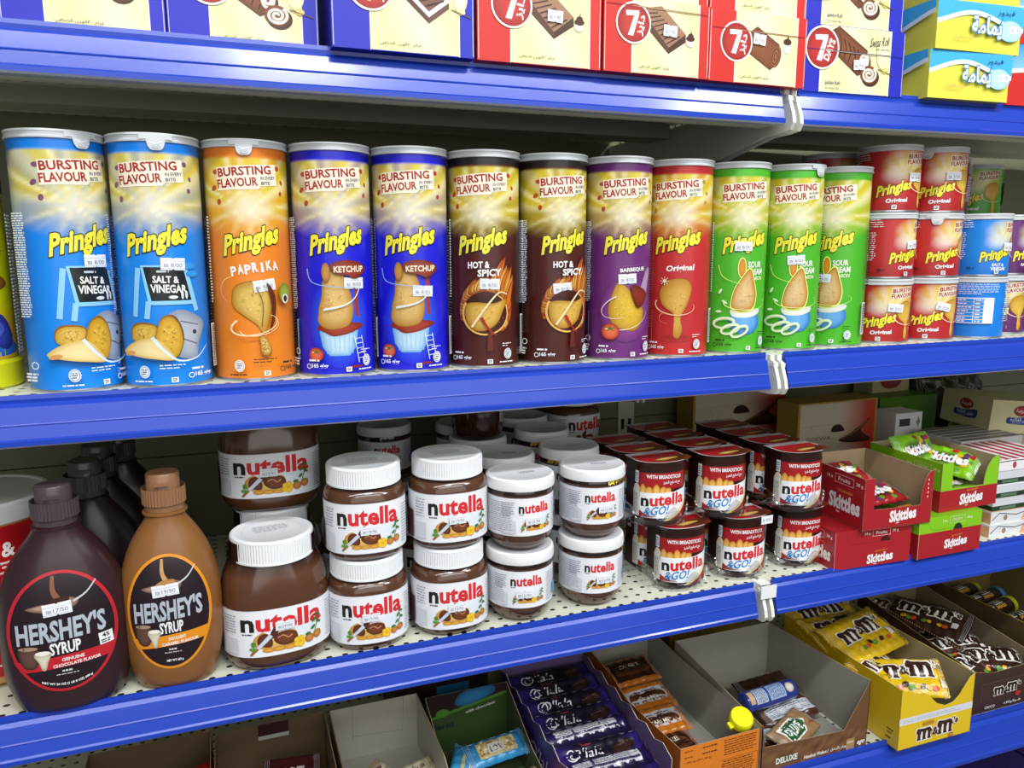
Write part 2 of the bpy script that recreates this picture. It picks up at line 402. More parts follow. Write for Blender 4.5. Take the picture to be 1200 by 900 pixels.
# ------------------------------------------------------------------ shelving
BLUE = '#1b40b6'; CREAM = '#d9dac8'
LEV = {'upper': .287, 'canister': -.003, 'jar': -.281, 'carton': -.545, 'lowest': -.83}
YB = .405
def shelf(level, z, x0, x1, bay, lbl, rail_h=.038, yo=0.0):
    t = thing('shelf', lbl, 'shelf', (x0, 0, z), 0, None, bay)
    w = x1 - x0; e0 = .0 if not bay else -.0085; e1 = w + (.0085 if not bay else 0)
    mb = MB(); mb.box(e0, .004 + yo, -.004, e1, YB, 0, CREAM); d = mb.obj('deck', 'deck', t)
    mb = MB()   # folded front edge and underside ribs
    mb.box(e0, .004 + yo, -.034, e1, .016, -.004, CREAM); mb.box(0, .06, -.018, w, .10, -.004, '#b9baa8'); mb.box(0, .22, -.022, w, .27, -.004, '#b9baa8')
    mb.box(0, .0, -.036, w, .03, -.034, '#c9cab8')
    mb.obj('folded_edge', 'paint', t)
    k = rail_h / .038
    pr = [(.003, .0), (.0005, .0035), (-.0015, .0035), (-.002, .0), (-.0015, -.003), (-.0045, -.006), (-.0085, -.019), (-.0092, -.0200), (-.0088, -.021), (-.0118, -.031), (-.0132, -.0325), (-.0132, -.0365), (-.011, -.038), (.001, -.038)]
    pr = [(y * (1 if k < 1.2 else 1.5) + yo, zz * k) for y, zz in pr]
    mb = MB()
    for i in range(len(pr) - 1):
        (ya, za), (yb, zb) = pr[i], pr[i + 1]; c = BLUE if i < 11 else '#aab2c8'
        mb.q([(0, yb, zb), (w, yb, zb), (w, ya, za), (0, ya, za)], c)
    for xx, f in ((0, -1), (w, 1)):
        P = [(xx, y, zz) for y, zz in pr]; mb.q(P if f < 0 else P[::-1], BLUE)
    mb.obj('price_rail', 'rail', t)
    return t
names = {'upper': 'holding the cake roll boxes', 'canister': 'holding the crisp canisters', 'jar': 'holding the spread jars', 'carton': 'holding the chocolate bar cartons', 'lowest': 'at the very bottom of the frame'}
for lv, z in LEV.items():
    rh = .052 if lv in ('carton', 'lowest') else .038
    shelf(lv, z, -1.0, .577, False, 'long blue railed cream shelf ' + names[lv] + ', left bay', rh)
    shelf(lv, z, .603, 1.75, True, 'blue railed cream shelf ' + names[lv] + ', right bay', rh)
def bracket(x, z, lbl, k=1.0):
    t = thing('shelf_bracket', lbl, 'bracket', (x, 0, z), 0, 'pairs of cream shelf brackets at the bay joint', False)
    prof = [(.30, -.075), (.12, -.062), (.03, -.045 * k), (.0, -.0445 * k), (-.013, -.043 * k), (-.0175, -.036 * k), (-.0155, -.027 * k), (-.010, -.014 * k), (-.0075, -.0065), (-.001, -.004), (.012, -.003), (.30, -.01), (YB, -.01), (YB, -.12), (.30, -.11)]
    prof = [(y, zz) for y, zz in prof]
    mb = MB(); mb.panel(prof, (-.0022, .0022), '#e4e6dc', axis='x'); mb.box(-.0018, -.0085, -.016, .0018, -.0075, -.009, '#222222')
    mb.obj('arm', 'paint', t)
    mb = MB(); mb.box(-.0030, -.0095, -.012 , .0030, .004, -.0075, '#e9ebe4'); mb.box(-.0028, -.002, -.005, .0035, .012, .001, '#e9ebe4'); mb.obj('hook', 'paint', t)
for lv, z in list(LEV.items())[:4]:
    bracket(.5855, z, 'left arm of the cream bracket pair ' + names[lv].replace('holding', 'under the shelf of'), 1.0)
    bracket(.5955, z - .0008, 'right arm of the cream bracket pair ' + names[lv].replace('holding', 'under the shelf of'), 1.0)
    mb = MB(); mb.box(-.011, -.0035, -.014, .011, -.0015, .0015, '#eef0ee')
    mb.box(-.0075, .003, .0005, .0075, .016, .0016, '#eef0ee')
    if lv == 'jar':
        t = mb.obj('joint_clip', 'paint', None, (.5905, -.0098, z)); tag(t, 'small white clip over the rail gap, shelf ' + names[lv], 'clip')
# back panel, uprights
mb = MB()
for i, z0 in enumerate((-1.0, -.72, -.44, -.16, .12, .40)):
    mb.box(-1.0, YB + .003, z0, 1.9, YB + .012, z0 + .2785, '#77785f')
    mb.box(-1.0, YB + .008, z0 + .2785, 1.9, YB + .012, z0 + .28, '#30302a')
o = mb.obj('wall_back', 'paint'); o['kind'] = 'structure'
for x, l in ((.6235, 'cream slotted upright post behind the jars at the bay joint'), (-.62, 'cream slotted upright post behind the left bay, beyond the left edge')):
    mb = MB(); mb.box(-.015, .0, -1.0, .015, .0025, .7, '#c8c9b4')
    z = -.98
    while z < .68:
        mb.box(-.0095, -.0006, z, -.0035, 0, z + .018, '#0c0c0c'); mb.box(.0035, -.0006, z, .0095, 0, z + .018, '#0c0c0c'); z += .036 if z > 1 else .05
    tag(mb.obj('upright_post', 'paint', None, (x, YB - .0005, 0)), l, 'post')
mb = MB(); mb.box(-4, -3.5, -1.5, 4, .6, -1.46, '#8d8a84'); mb.obj('floor', 'paint')['kind'] = 'structure'

# ------------------------------------------------------------------ crisp canister art
Y1, Y2 = '#f4e63c', '#e8c81e'
def chip(cv, pts, speck=1, c='#d9a832', e='#b97f18', hi='#f0d27a'):
    hi = mixc(hi, '#c98f1e', .38); e = mixc(e, '#7a4a0c', .25)
    cv.blob([(x * 1.03, y * 1.03) for x, y in pts], '#8f5a10'); cv.blob(pts, hi, e)
    xs = [p[0] for p in pts]; ys = [p[1] for p in pts]; rn = random.Random(3); cx, cy = sum(xs) / len(xs), sum(ys) / len(ys)
    for i in range(46):
        a = rn.uniform(0, 6.28); k = rn.random() ** .5 * .62; j = rn.randrange(len(pts)); px, py = pts[j]
        cv.ell(cx + (px - cx) * k + rn.uniform(-.0012, .0012), cy + (py - cy) * k + rn.uniform(-.0012, .0012), .0006, .0005, rn.choice(['#c98f1e', '#f6de8e', '#b87a14', '#e6bb4a']), n=5)
def swirl(cv, cx, cy, rx, ry, c='#f6ead0', rot=0, a0=-200, a1=60, w=.0014):
    cv.ring(cx, cy, rx, ry, w, c, a0, a1, rot, 26, w * .2)
TALL = [(0, .0415), (.006, .038), (.0125, .022), (.016, .006), (.013, -.008), (.004, -.013), (-.008, -.013), (-.015, -.007), (-.014, .004), (-.008, .016), (-.004, .03), (-.0035, .04)]
def tomato(cv, x, y, r):
    cv.at(x, y, r); cv.ell(0, 0, 1, .95, '#f0754a', '#a01c08', n=16)
    for k in range(5): a = RAD(90 + k * 72); cv.line([(0, .35), (cos(a) * .7, .35 + sin(a) * .4)], .16, '#3f7a1c', .03)
    cv.ell(-.4, .3, .15, .1, '#ffd9c0', n=8); cv.pop()
def bowl(cv, x, y, w, h, c, e):
    cv.poly([(x - w, y + h), (x + w, y + h), (x + w * .86, y - h * .3), (x + w * .5, y - h), (x - w * .5, y - h), (x - w * .86, y - h * .3)], c, e)
FL = {
 'salt': dict(bg='#0f86e6', dk='#0a63bd', band='#0c78d8'), 'paprika': dict(bg='#e8831a', dk='#c9650c', band='#dd7712'),
 'ketchup': dict(bg='#1a1ad0', dk='#0f0f9c', band='#1616b4'), 'hot': dict(bg='#4a1810', dk='#1c1312', band='#1c1716'),
 'bbq': dict(bg='#6a2a72', dk='#431848', band='#5a2262'), 'original': dict(bg='#c02a2a', dk='#8f1218', band='#b02224'),
 'sour': dict(bg='#4cb426', dk='#2f8a14', band='#52b82c')}
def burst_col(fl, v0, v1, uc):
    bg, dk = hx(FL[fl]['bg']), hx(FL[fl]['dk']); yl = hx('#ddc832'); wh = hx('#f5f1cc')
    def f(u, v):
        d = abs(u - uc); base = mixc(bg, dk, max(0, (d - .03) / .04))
        if v < v0 - .03 or v > v1: return base
        a = atan2(v - (v0 + .004), u - uc + .004); t = .5 + .5 * sin(a * 17 + 1.3 * sin(a * 7)); t2 = .5 + .5 * sin(a * 9 + 2)
        env = max(0, min(1, (v - (v0 - .028 + d * .25)) / .03)) * max(0, 1 - max(0, d - .05) / .03)
        c = mixc(base, yl, env * (.62 + .38 * t2)); c = mixc(c, wh, env * max(0, t - .45) * 1.3 * (.4 + .6 * t2)); return mixc(c, mixc(bg, '#6a5a10', .4), env * max(0, .25 - t) * .8)
    return f
def wordmark(cv, x, y, w, h, sky=.2):
    cv.text('Pringles', x, y, w, h, Y1, .045, sky=sky, slant=.12, out='#15130e', ob=.038)
def bursting(cv, x, y, w, k=1):
    s = w / .05; cv.at(x, y, s, s, 4)
    cv.poly([(-.027, -.0105), (.009, -.0115), (.012, -.009), (.028, -.009), (.028, .0095), (-.026, .0095)], '#f2ead2')
    cv.text('BURSTING', -.001, .0048, .048, .0078, '#a3191c', .03); cv.text('FLAVOUR', -.0085, -.0048, .036, .0078, '#a3191c', .03)
    cv.text('IN EVERY', .0195, -.0022, .0145, .0028, '#33405a', .015); cv.text('BITE', .0165, -.0066, .0085, .0028, '#33405a', .015); cv.pop()
def head_glow(cv, x, y, rx, ry, bg):     # pale burst flare where the words radiate from
    cv.grid(x - rx, y - ry, x + rx, y + ry, 12, 10, lambda u, v: mixc('#f3efe2', bg(u, v), .38 + .62 * min(1, (((u - x) / rx) ** 2 + ((v - y) / ry) ** 2) ** .8)))
def can_art(fl, H=.212, r=.0366):
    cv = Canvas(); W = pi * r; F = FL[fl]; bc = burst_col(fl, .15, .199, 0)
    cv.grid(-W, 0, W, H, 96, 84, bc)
    cv.rect(-W, H - .0115, W, H, F['band'])
    head_glow(cv, 0, .154, .026, .017, bc)
    for i, (x, y) in enumerate(((-.030, .186), (-.033, .172), (-.028, .16), (.028, .19), (.031, .168), (.033, .178))):
        c = {'salt': '#7a4a6a', 'paprika': '#b0402a', 'ketchup': '#a8322a', 'hot': '#b03a22', 'bbq': '#a83a4a', 'original': '#b88a3a', 'sour': '#c8d890'}[fl]
        cv.ell(x, y, .0035 - .0004 * i, .0022, c, rot=i * 40, n=10)
    bursting(cv, -.002, .182, .05)
    wordmark(cv, 0, .1245, .051, .024, .24)
    wc = '#f4f2ee'
    if fl == 'salt':
        cv.at(.004, .0865); fr = '#8ecdf2'
        cv.line([(-.021, .016), (-.027, -.026)], .0045, fr); cv.line([(.017, .016), (.026, -.022)], .0045, fr)
        cv.poly([(-.019, .018), (.018, .018), (.024, -.016), (-.014, -.016)], fr); cv.poly([(-.0165, .0165), (.0155, .0165), (.0215, -.0125), (-.0115, -.0125)], '#11181c')
        cv.line([(-.014, -.013), (-.0165, -.028)], .0045, fr)
        cv.dashes(-.006, .011, .011, .0145, 1, '#c8d4da', .5); cv.text('SALT &', .001, .0058, .021, .0062, wc, .03, sky=-.03); cv.text('VINEGAR', .003, -.0022, .029, .0072, wc, .03, sky=-.03)
        cv.ell(.006, -.0095, .004, .0016, '#dfe3e4', n=8); cv.ell(.0135, -.0075, .0012, .0042, '#dfe3e4', n=8); cv.ell(.017, -.0078, .0012, .0038, '#dfe3e4', n=8); cv.pop()
        cv.ell(.024, .104, .008, .0035, '#3d9de6', '#1787e0'); cv.ell(.028, .097, .006, .003, '#3d9de6', '#1787e0')
        cv.poly(spl([(-.004, .052), (.012, .066), (.03, .06), (.037, .052), (.03, .036), (.026, .022), (.012, .024), (.0, .03)], 4), '#b9c0cc', '#8790a2')
        cv.line([(.014, .056), (.03, .052)], .001, '#5b6474'); cv.line([(.016, .04), (.028, .035)], .001, '#5b6474'); cv.ell(.026, .046, .002, .002, '#2c3442', n=8)
        cv.blob([(-.004, .028), (-.002, .054), (.006, .062), (.013, .056), (.016, .04), (.009, .024)], '#4a3220')
        chip(cv, [(-.026, .05), (-.018, .054), (-.006, .052), (-.004, .044), (-.014, .038), (-.026, .04)], 1, hi='#f0d86a', e='#d2a524')
        chip(cv, [(-.006, .032), (-.003, .053), (.003, .06), (.009, .058), (.013, .05), (.014, .036), (.007, .024)], 1, hi='#ecc93f', e='#cf9a18')
        cv.blob([(-.033, .031), (-.02, .04), (-.006, .042), (.002, .034), (.007, .023), (-.008, .024), (-.024, .027)], '#f6e2a6', '#e0b860'); cv.ell(-.027, .029, .005, .002, '#d8a052', rot=10)
        cv.line([(-.008, .043), (.0, .031), (.01, .022), (.024, .0235), (.034, .034)], .0028, '#d8ecf6', .0004, 5)
    elif fl == 'paprika':
        for i, ch in enumerate('PAPRIKA'): cv.text(ch, -.0175 + .0062 * i, .0985 + .0008 * i + (.001 if i % 2 else 0), .0054 if ch != 'I' else .0022, .0088, wc, .04, rot=6)
        cv.at(-.002, .064); chip(cv, [(-.018, .012), (-.014, .021), (.0, .025), (.014, .021), (.018, .01), (.013, -.01), (.008, -.022), (.002, -.014), (-.008, -.006), (-.017, .002)], hi='#ecd676', e='#c58f1a')
        cv.line([(.003, .02), (.008, .005), (.006, -.016)], .0008, '#7a5a14', smooth=3); cv.blob([(.012, .024), (.019, .012), (.018, -.008), (.012, -.022), (.0155, -.004), (.0145, .01)], '#5c2410')
        chip(cv, [(.004, -.024), (.009, -.026), (.013, -.036), (.011, -.042), (.005, -.041), (.004, -.033)], 1)
        swirl(cv, .0, -.014, .019, .009, '#f7dfb2', 12, -230, 40, .0018); swirl(cv, .004, -.016, .016, .0075, '#f7dfb2', 12, -180, 20, .0009); swirl(cv, -.014, .018, .012, .012, '#f5c98a', 0, 100, 250, .0006)
        cv.ell(.0275, .014, .006, .0095, '#9fae3a', '#6d7d1c'); cv.ell(.0275, .009, .0032, .0045, '#e8e0cc'); cv.ell(.0275, .009, .0018, .003, '#3a1420'); cv.pop()
    elif fl == 'ketchup':
        cv.ell(0, .05, .03, .045, '#2b62ea', '#1a1ad0', n=24)
        KB = lambda: (cv.blob([(-.007, .104), (.005, .108), (.019, .106), (.026, .1), (.020, .093), (.014, .091), (.006, .094), (-.004, .096)], '#9a3a22', '#6d1e10'), cv.text('KETCHUP', .0095, .0997, .027, .006, '#f0e6c8', .03, sky=.02))
        cv.line([(.0165, .092), (.0165, .072), (.0175, .055)], .0042, '#9a3420', .0036)
        cv.at(-.001, .016); bowl(cv, 0, .014, .0185, .012, '#c9e4f4', '#6fa9d6')
        for k in range(7): cv.line([(-.014 + k * .0047, .024), (-.0115 + k * .0039, .004)], .0008, '#9cc8e6')
        cv.blob([(-.021, .028), (-.012, .034), (.004, .034), (.018, .033), (.024, .03), (.014, .025), (.004, .022), (-.006, .021), (-.014, .025)], '#a83820', '#7c200e'); cv.pop()
        cv.at(-.004, .058, 1.05); chip(cv, TALL[:9] + [(-.0145, .004), (-.011, .016), (-.0095, .03), (-.008, .038)][:3], hi='#ecd08a', e='#c08a2e'); cv.ell(-.0065, .037, .0036, .0085, '#c98f3e', '#9a6420'); cv.pop(); KB()
        cv.line([(-.028, .1), (-.024, .088), (-.006, .0835), (.018, .083)], .0012, '#8fb4f0', .0003, 4); cv.line([(-.014, .062), (.004, .066), (.014, .073), (.019, .083)], .002, '#dfe8f2', .0006, 4)
        tomato(cv, -.0225, .0195, .0072)
        for xx in (.012, .019): cv.line([(xx, .037), (xx + .004, .011)], .0007, '#dfe9f4')
        for k in range(5): cv.line([(.0126 + k * .0007, .034 - k * .0047), (.0196 + k * .0007, .0348 - k * .0047)], .0006, '#dfe9f4')
        cv.ell(.013, .0075, .006, .0014, '#7e2230')
    elif fl == 'hot':
        cv.at(.002, .056); rn = random.Random(4)
        for k in range(34):
            a = RAD(200 - k * 7.6); rr = .024; x, y = cos(a) * rr, sin(a) * rr * .95; l = (.008 + (.03 if cos(a) > .25 and sin(a) > -.2 else .007) * rn.uniform(.5, 1)); c = rn.choice(['#e8a22c', '#d9771a', '#f3c95a', '#b8481a'])
            cv.blob([(x - .004, y - .002), (x - .003, y + l * .4), (x + .001, y + l * .75), (x + .0035 + l * .12, y + l), (x + .0035, y + l * .4), (x + .004, y - .002)], c, '#8c2c10', 3)
        cv.ell(0, -.002, .023, .022, '#2c0c08', '#46130b'); cv.ring(0, -.002, .0225, .0215, .0025, '#e9b45a', 150, 420, 0, 30, .001)
        chip(cv, [(-.019, .006), (-.01, .009), (.008, .008), (.021, .012), (.017, .0), (.011, -.012), (0, -.019), (-.012, -.018), (-.019, -.008)], hi='#efd06a', e='#c28a1c')
        cv.line([(-.013, -.016), (.003, .008), (.013, .019), (.021, .017)], .0024, '#f0dcae', .0008, 4); cv.line([(-.004, -.006), (.003, -.018), (.01, -.024)], .0032, '#a3200f', .0008, 4)
        cv.line([(.004, -.022), (.004, -.04)], .004, '#6b2114', .0055); cv.pop(); cv.text('HOT &', -.004, .1025, .02, .0068, wc, .035, sky=.03); cv.text('SPICY', .006, .0948, .022, .0072, wc, .035, sky=.05)
    elif fl == 'bbq':
        cv.at(.006, .096, 1, 1, 4); cv.rect(-.0165, -.0048, .0165, .0048, '#8e4a8e'); cv.rect(-.0158, -.0042, .0158, .0042, '#5c2262'); cv.text('BARBEQUE', 0, 0, .029, .005, wc, .035); cv.pop()
        cv.ell(.0, .052, .03, .034, '#9a4a98', '#6a2a72', n=24)
        cv.blob([(.014, .07), (.02, .088), (.026, .098), (.032, .096), (.028, .08), (.024, .068)], '#b39ab8', '#8a6a90')
        cv.at(-.001, .053); chip(cv, [(-.008, .03), (-.014, .02), (-.019, .002), (-.016, -.012), (-.006, -.02), (.01, -.022), (.02, -.012), (.021, .0), (.012, .012), (.002, .022)], hi='#ecd23c', e='#c3921a'); cv.pop()
        cv.blob([(.003, .078), (.01, .079), (.022, .072), (.02, .062), (.012, .055), (.006, .064)], '#8e2a14', '#5c140a')
        swirl(cv, -.004, .058, .024, .012, '#efd9ea', 20, 100, 260, .0012); swirl(cv, .0, .047, .024, .014, '#f3e2d8', 18, 190, 350, .0012); tomato(cv, -.0175, .03, .0095)
    elif fl == 'original':
        cv.text('Original', .003, .0965, .031, .0085, wc, .035, sky=.06, slant=.1)
        cv.ell(0, .02, .02, .005, '#a02020', '#c02a2a')
        cv.at(-.001, .062); chip(cv, [(-.013, .018), (-.002, .023), (.011, .022), (.017, .013), (.013, -.004), (.006, -.02), (.008, -.033), (.004, -.042), (-.001, -.04), (-.0015, -.03), (-.002, -.016), (-.014, -.006), (-.018, .006)], hi='#edc262', e='#c98c1e')
        swirl(cv, -.001, -.006, .021, .0105, '#f5cfa2', -6, -200, 20, .0016); swirl(cv, -.009, -.02, .008, .006, '#e88f70', 0, 120, 280, .0008); cv.ell(-.012, .021, .002, .002, '#fff6e0', '#edc262', n=8)
        for a in range(0, 180, 45): cv.line([(-.012 - .005 * cos(RAD(a)), .021 - .005 * sin(RAD(a))), (-.012 + .005 * cos(RAD(a)), .021 + .005 * sin(RAD(a)))], .0005, '#fff1d6')
        cv.pop()
    else:
        cv.text('SOUR', .012, .1005, .018, .0072, '#eef4e0', .035, sky=.03); cv.text('CREAM', .0125, .0922, .0225, .0072, '#eef4e0', .035, sky=.03); cv.text('& ONION', .0125, .0848, .021, .0048, '#e4f0c8', .025, sky=.03)
        cv.at(-.001, .018); cv.ell(.004, .018, .019, .016, '#6fb4ea', '#2272c0', n=20); cv.blob([(-.014, .03), (-.008, .034), (.002, .029), (.01, .031), (.022, .032), (.02, .026), (.006, .022), (-.01, .023)], '#f4f2e6', '#dde3d4'); cv.pop()
        cv.at(.0, .06, .9); cv.ell(-.004, .041, .0055, .013, '#e7f27a'); cv.ell(-.004, .041, .0042, .0115, '#dd9222', '#c2700c'); cv.blob([(x * 1.12, y * 1.12 - .001) for x, y in TALL[1:9] + [(-.012, .012), (-.007, .022)]], '#e6f07a'); chip(cv, TALL[1:9] + [(-.012, .012), (-.007, .022)], hi='#f2deb0', e='#cd8f16'); cv.pop()
        cv.line([(-.029, .1), (-.024, .087), (-.01, .08), (-.003, .079)], .0012, '#cdea6a', .0003, 4); swirl(cv, .002, .057, .024, .008, '#e3f08a', 0, -190, 30, .0012)
        for x, y, a in ((-.026, .07, 60), (-.027, .047, 0), (-.021, .058, -30)): cv.ell(x, y, .0035, .0014, '#eaf5d0', rot=a, n=8)
        for x, y, rx, a in ((-.021, .034, .011, 8), (-.014, .027, .0095, 20), (-.004, .0245, .0095, 30)):
            cv.ring(x, y, rx, rx * .5, .0028, '#e6f2cc', rot=a); cv.ring(x, y - .0005, rx * .85, rx * .36, .0007, '#9cc880', rot=a)
    dkt = fl in ('paprika', 'sour'); tc = '#2a2a12' if dkt else '#eef0f4'
    bx = {'salt': .0265, 'paprika': .027}.get(fl, -.022)
    cv.text('165 g/gr', bx + .003, .0085, .0155, .0052, tc, .03); cv.ring(bx - .0078, .0082, .0021, .0021, .0007, tc); cv.dashes(bx - .008, .0125, bx + .009, .0155, 1, tc, .6, 5)
    ex = -.0155 if fl in ('salt', 'paprika') else .0235
    cv.ell(ex, .0128, .0042, .0056, '#e9eef4', n=14); cv.ell(ex, .0128, .0034, .0047, F['bg'], n=14); cv.ell(ex, .0128, .003, .0042, '#e9eef4', n=14); cv.dashes(ex - .0022, .010, ex + .0022, .0155, 3, '#4a5a70', .5, 2); cv.dashes(ex - .009, .0035, ex + .009, .0055, 1, tc, .6, 9)
    cv.dashes(ex + (.011 if ex < 0 else -.006), .0145 if ex < 0 else .020, ex + (.032 if ex < 0 else .005), .0195 if ex < 0 else .0245, 2, tc, .35, 8)
    cv.rect(.0035, .003, .0085, .0075, '#f2f2f0'); cv.dashes(.0044, .0038, .0076, .0068, 3, '#444444', .6, 3)
    # side columns of small print and bar code
    cv.dashes(-.052, .062, -.040, .148, 44, tc, .5, 11); cv.dashes(.046, .07, .052, .148, 30, tc, .5, 12); cv.dashes(.056, .03, .076, .148, 40, tc, .4, 13); cv.dashes(-.084, .03, -.06, .148, 40, tc, .4, 14)
    cv.rect(.0415, .013, .0475, .052, '#eeeeee')
    for k in range(22): cv.rect(.042, .014 + k * .0017, .047, .0149 + k * .0017, '#20242a')
    cv.ring(-.042, .022, .0028, .0028, .0008, tc); cv.dashes(-.052, .008, -.040, .016, 3, tc, .6, 15)
    return cv, W
def lid_mesh(r, h=.008, seg=64):
    mb = MB(); c = '#c9cdcf'
    mb.loft([(r - .0008, r - .0008, -h, 2, 0, 0, c), (r + .0006, r + .0006, -h + .0004, 2, 0, 0, c), (r + .0006, r + .0006, -h + .0018, 2, 0, 0, c), (r, r, -h + .0024, 2, 0, 0, c), (r, r, -.0022, 2, 0, 0, '#b4b9bb'), (r + .0005, r + .0005, -.0018, 2, 0, 0, '#e3e6e7'), (r + .0003, r + .0003, -.0003, 2, 0, 0, '#e3e6e7'), (r - .001, r - .001, 0, 2, 0, 0, c), (r - .003, r - .003, -.001, 2, 0, 0, c), (.0001, .0001, -.0015, 2, 0, 0, '#b6babc')], seg, capb=False)
    return mb.mesh('lid', 'cloudy')
LIDM = {}
def tab_mesh(r, h, w=.0085, drop=.009):
    cv = Canvas(); cv.L = 4; pts = []
    for k in range(13):
        t = k / 12 * 2 - 1; pts.append((t * w * (1.25 - .55 * (1 - abs(t))) if False else t * w, -(h - .002) - drop * max(0, 1 - abs(t) ** 4) ** .8))
    pts = [(-w * 1.5, -.0012), (-w * 1.5, -h + .0016)] + [(x * (1 - .12), y) for x, y in pts] + [(w * 1.5, -h + .0016), (w * 1.5, -.0012)]
    cv.eps = 3e-4; cv.poly(pts, '#cfd3d5'); cv.line([(-w * .55, -h), (-w * .2, -h - .0018), (w * .2, -h - .0012), (w * .55, -h)], .0008, '#f4f6f7'); cv.ell(0, -h - .004, w * .4, .002, '#bcc1c4', n=10)
    mb = MB(); mb.canvas(cv, cylmap(r), 2 * pi * r / 64); return mb.mesh('pull_tab', 'cloudy')
def canister(fl, label, x, y, s, group, tabdeg=None, stick=(0, .1), small=None, H=.217, r=.0366, z=None, bay=None, artf=None):
    """a crisp canister: body (foil paper tube with printed label), base rim, lid (> pull tab), price sticker"""
    z = LEV['canister'] if z is None else z
    t = thing('crisp_canister', label, 'canister', (x, y, z), facing(x, y, s), group, bay)
    key = (fl, small, H)
    if key not in LIDM:
        cv, W = (artf or can_art)(fl) if small is None else small_art(fl, small)
        mb = MB(); mb.canvas(cv, cylmap(r, .0025), 2 * pi * r / 64)
        c = FL[fl]['dk']; mb.loft([(.001, .001, .002), (r - .0022, r - .0022, .0025), (r - .0004, r - .0004, .0035), (r - .0004, r - .0004, H - .006)] if False else [(r - .0004, r - .0004, .001, 2, 0, 0, c), (r - .0004, r - .0004, H - .004, 2, 0, 0, c)], 64)
        rim = MB(); rim.loft([(r - .0025, r - .0025, .0012), (r - .0018, r - .0018, 0), (r + .0004, r + .0004, 0), (r + .0006, r + .0006, .0012), (r + .0003, r + .0003, .0028), (r - .0004, r - .0004, .003)], 64, '#b9bcc0', 50, False, False)
        LIDM[key] = (mb.mesh('printed_tube', 'label'), rim.mesh('base_rim', 'metal'))
    b, rm = LIDM[key]
    link('printed_tube', b, t); link('base_rim', rm, t)
    lk = ('lid', r, H)
    if lk not in LIDM: LIDM[lk] = (lid_mesh(r + .0010, .0075), tab_mesh(r + .0012, .0075))
    l = link('lid', LIDM[lk][0], t, (0, 0, H))
    if tabdeg is not None: link('pull_tab', LIDM[lk][1], l, (0, 0, 0), RAD(tabdeg))
    if stick: sticker(t, cylmap(r + .0002, .0025), stick[0], stick[1], .0195, .0105, '₪ 8/00' if H > .1 else '₪ 3/50', stick[2] if len(stick) > 2 else 0, 2 * pi * r / 64)
    return t
CANS = [('salt', -.1255, .055, .36, 8, (.0085, .1085, 0), 'blue tall crisp canister with chalkboard art, leftmost of the two blue chalkboard ones'),
 ('salt', -.0497, .052, -.08, 8, (.0115, .1055, -2), 'blue tall crisp canister with chalkboard art, standing against the orange one'),
 ('paprika', .0268, .062, .06, -4, (.0085, .0855, 8), 'orange tall crisp canister with a paprika label'),
 ('ketchup', .1037, .058, .10, None, (.0145, .0865, 0), 'dark blue ketchup crisp canister beside the orange one'),
 ('ketchup', .1808, .058, -.02, None, (.0115, .078, -3), 'dark blue ketchup crisp canister beside the brown ones'),
 ('hot', .2585, .058, -.02, None, (.0065, .0835, -2), 'dark brown hot and spicy crisp canister beside a dark blue one'),
 ('hot', .3355, .058, .42, None, (-.004, .078, 4), 'dark brown hot and spicy crisp canister beside the purple one'),
 ('bbq', .4145, .057, .33, None, (-.0005, .0865, 3), 'purple tall barbeque crisp canister between brown and red ones'),
 ('original', .4925, .057, .02, None, None, 'red tall original crisp canister between the purple and a green one'),
 ('sour', .5700, .057, .36, None, (-.003, .121, 0), 'green tall sour cream crisp canister directly beside the red tall one'),
 ('sour', .6475, .056, .30, 38, (-.001, .105, 3), 'green tall sour cream crisp canister, middle of the three green ones'),
 ('sour', .7255, .062, -.12, None, (-.008, .082, -3), 'green tall sour cream crisp canister beside the small red canisters')]
for i, (fl, x, y, s, tb, st, lb) in enumerate(CANS):
    canister(fl, lb, x, y, s, 'tall crisp canisters in the front row', tb, st)
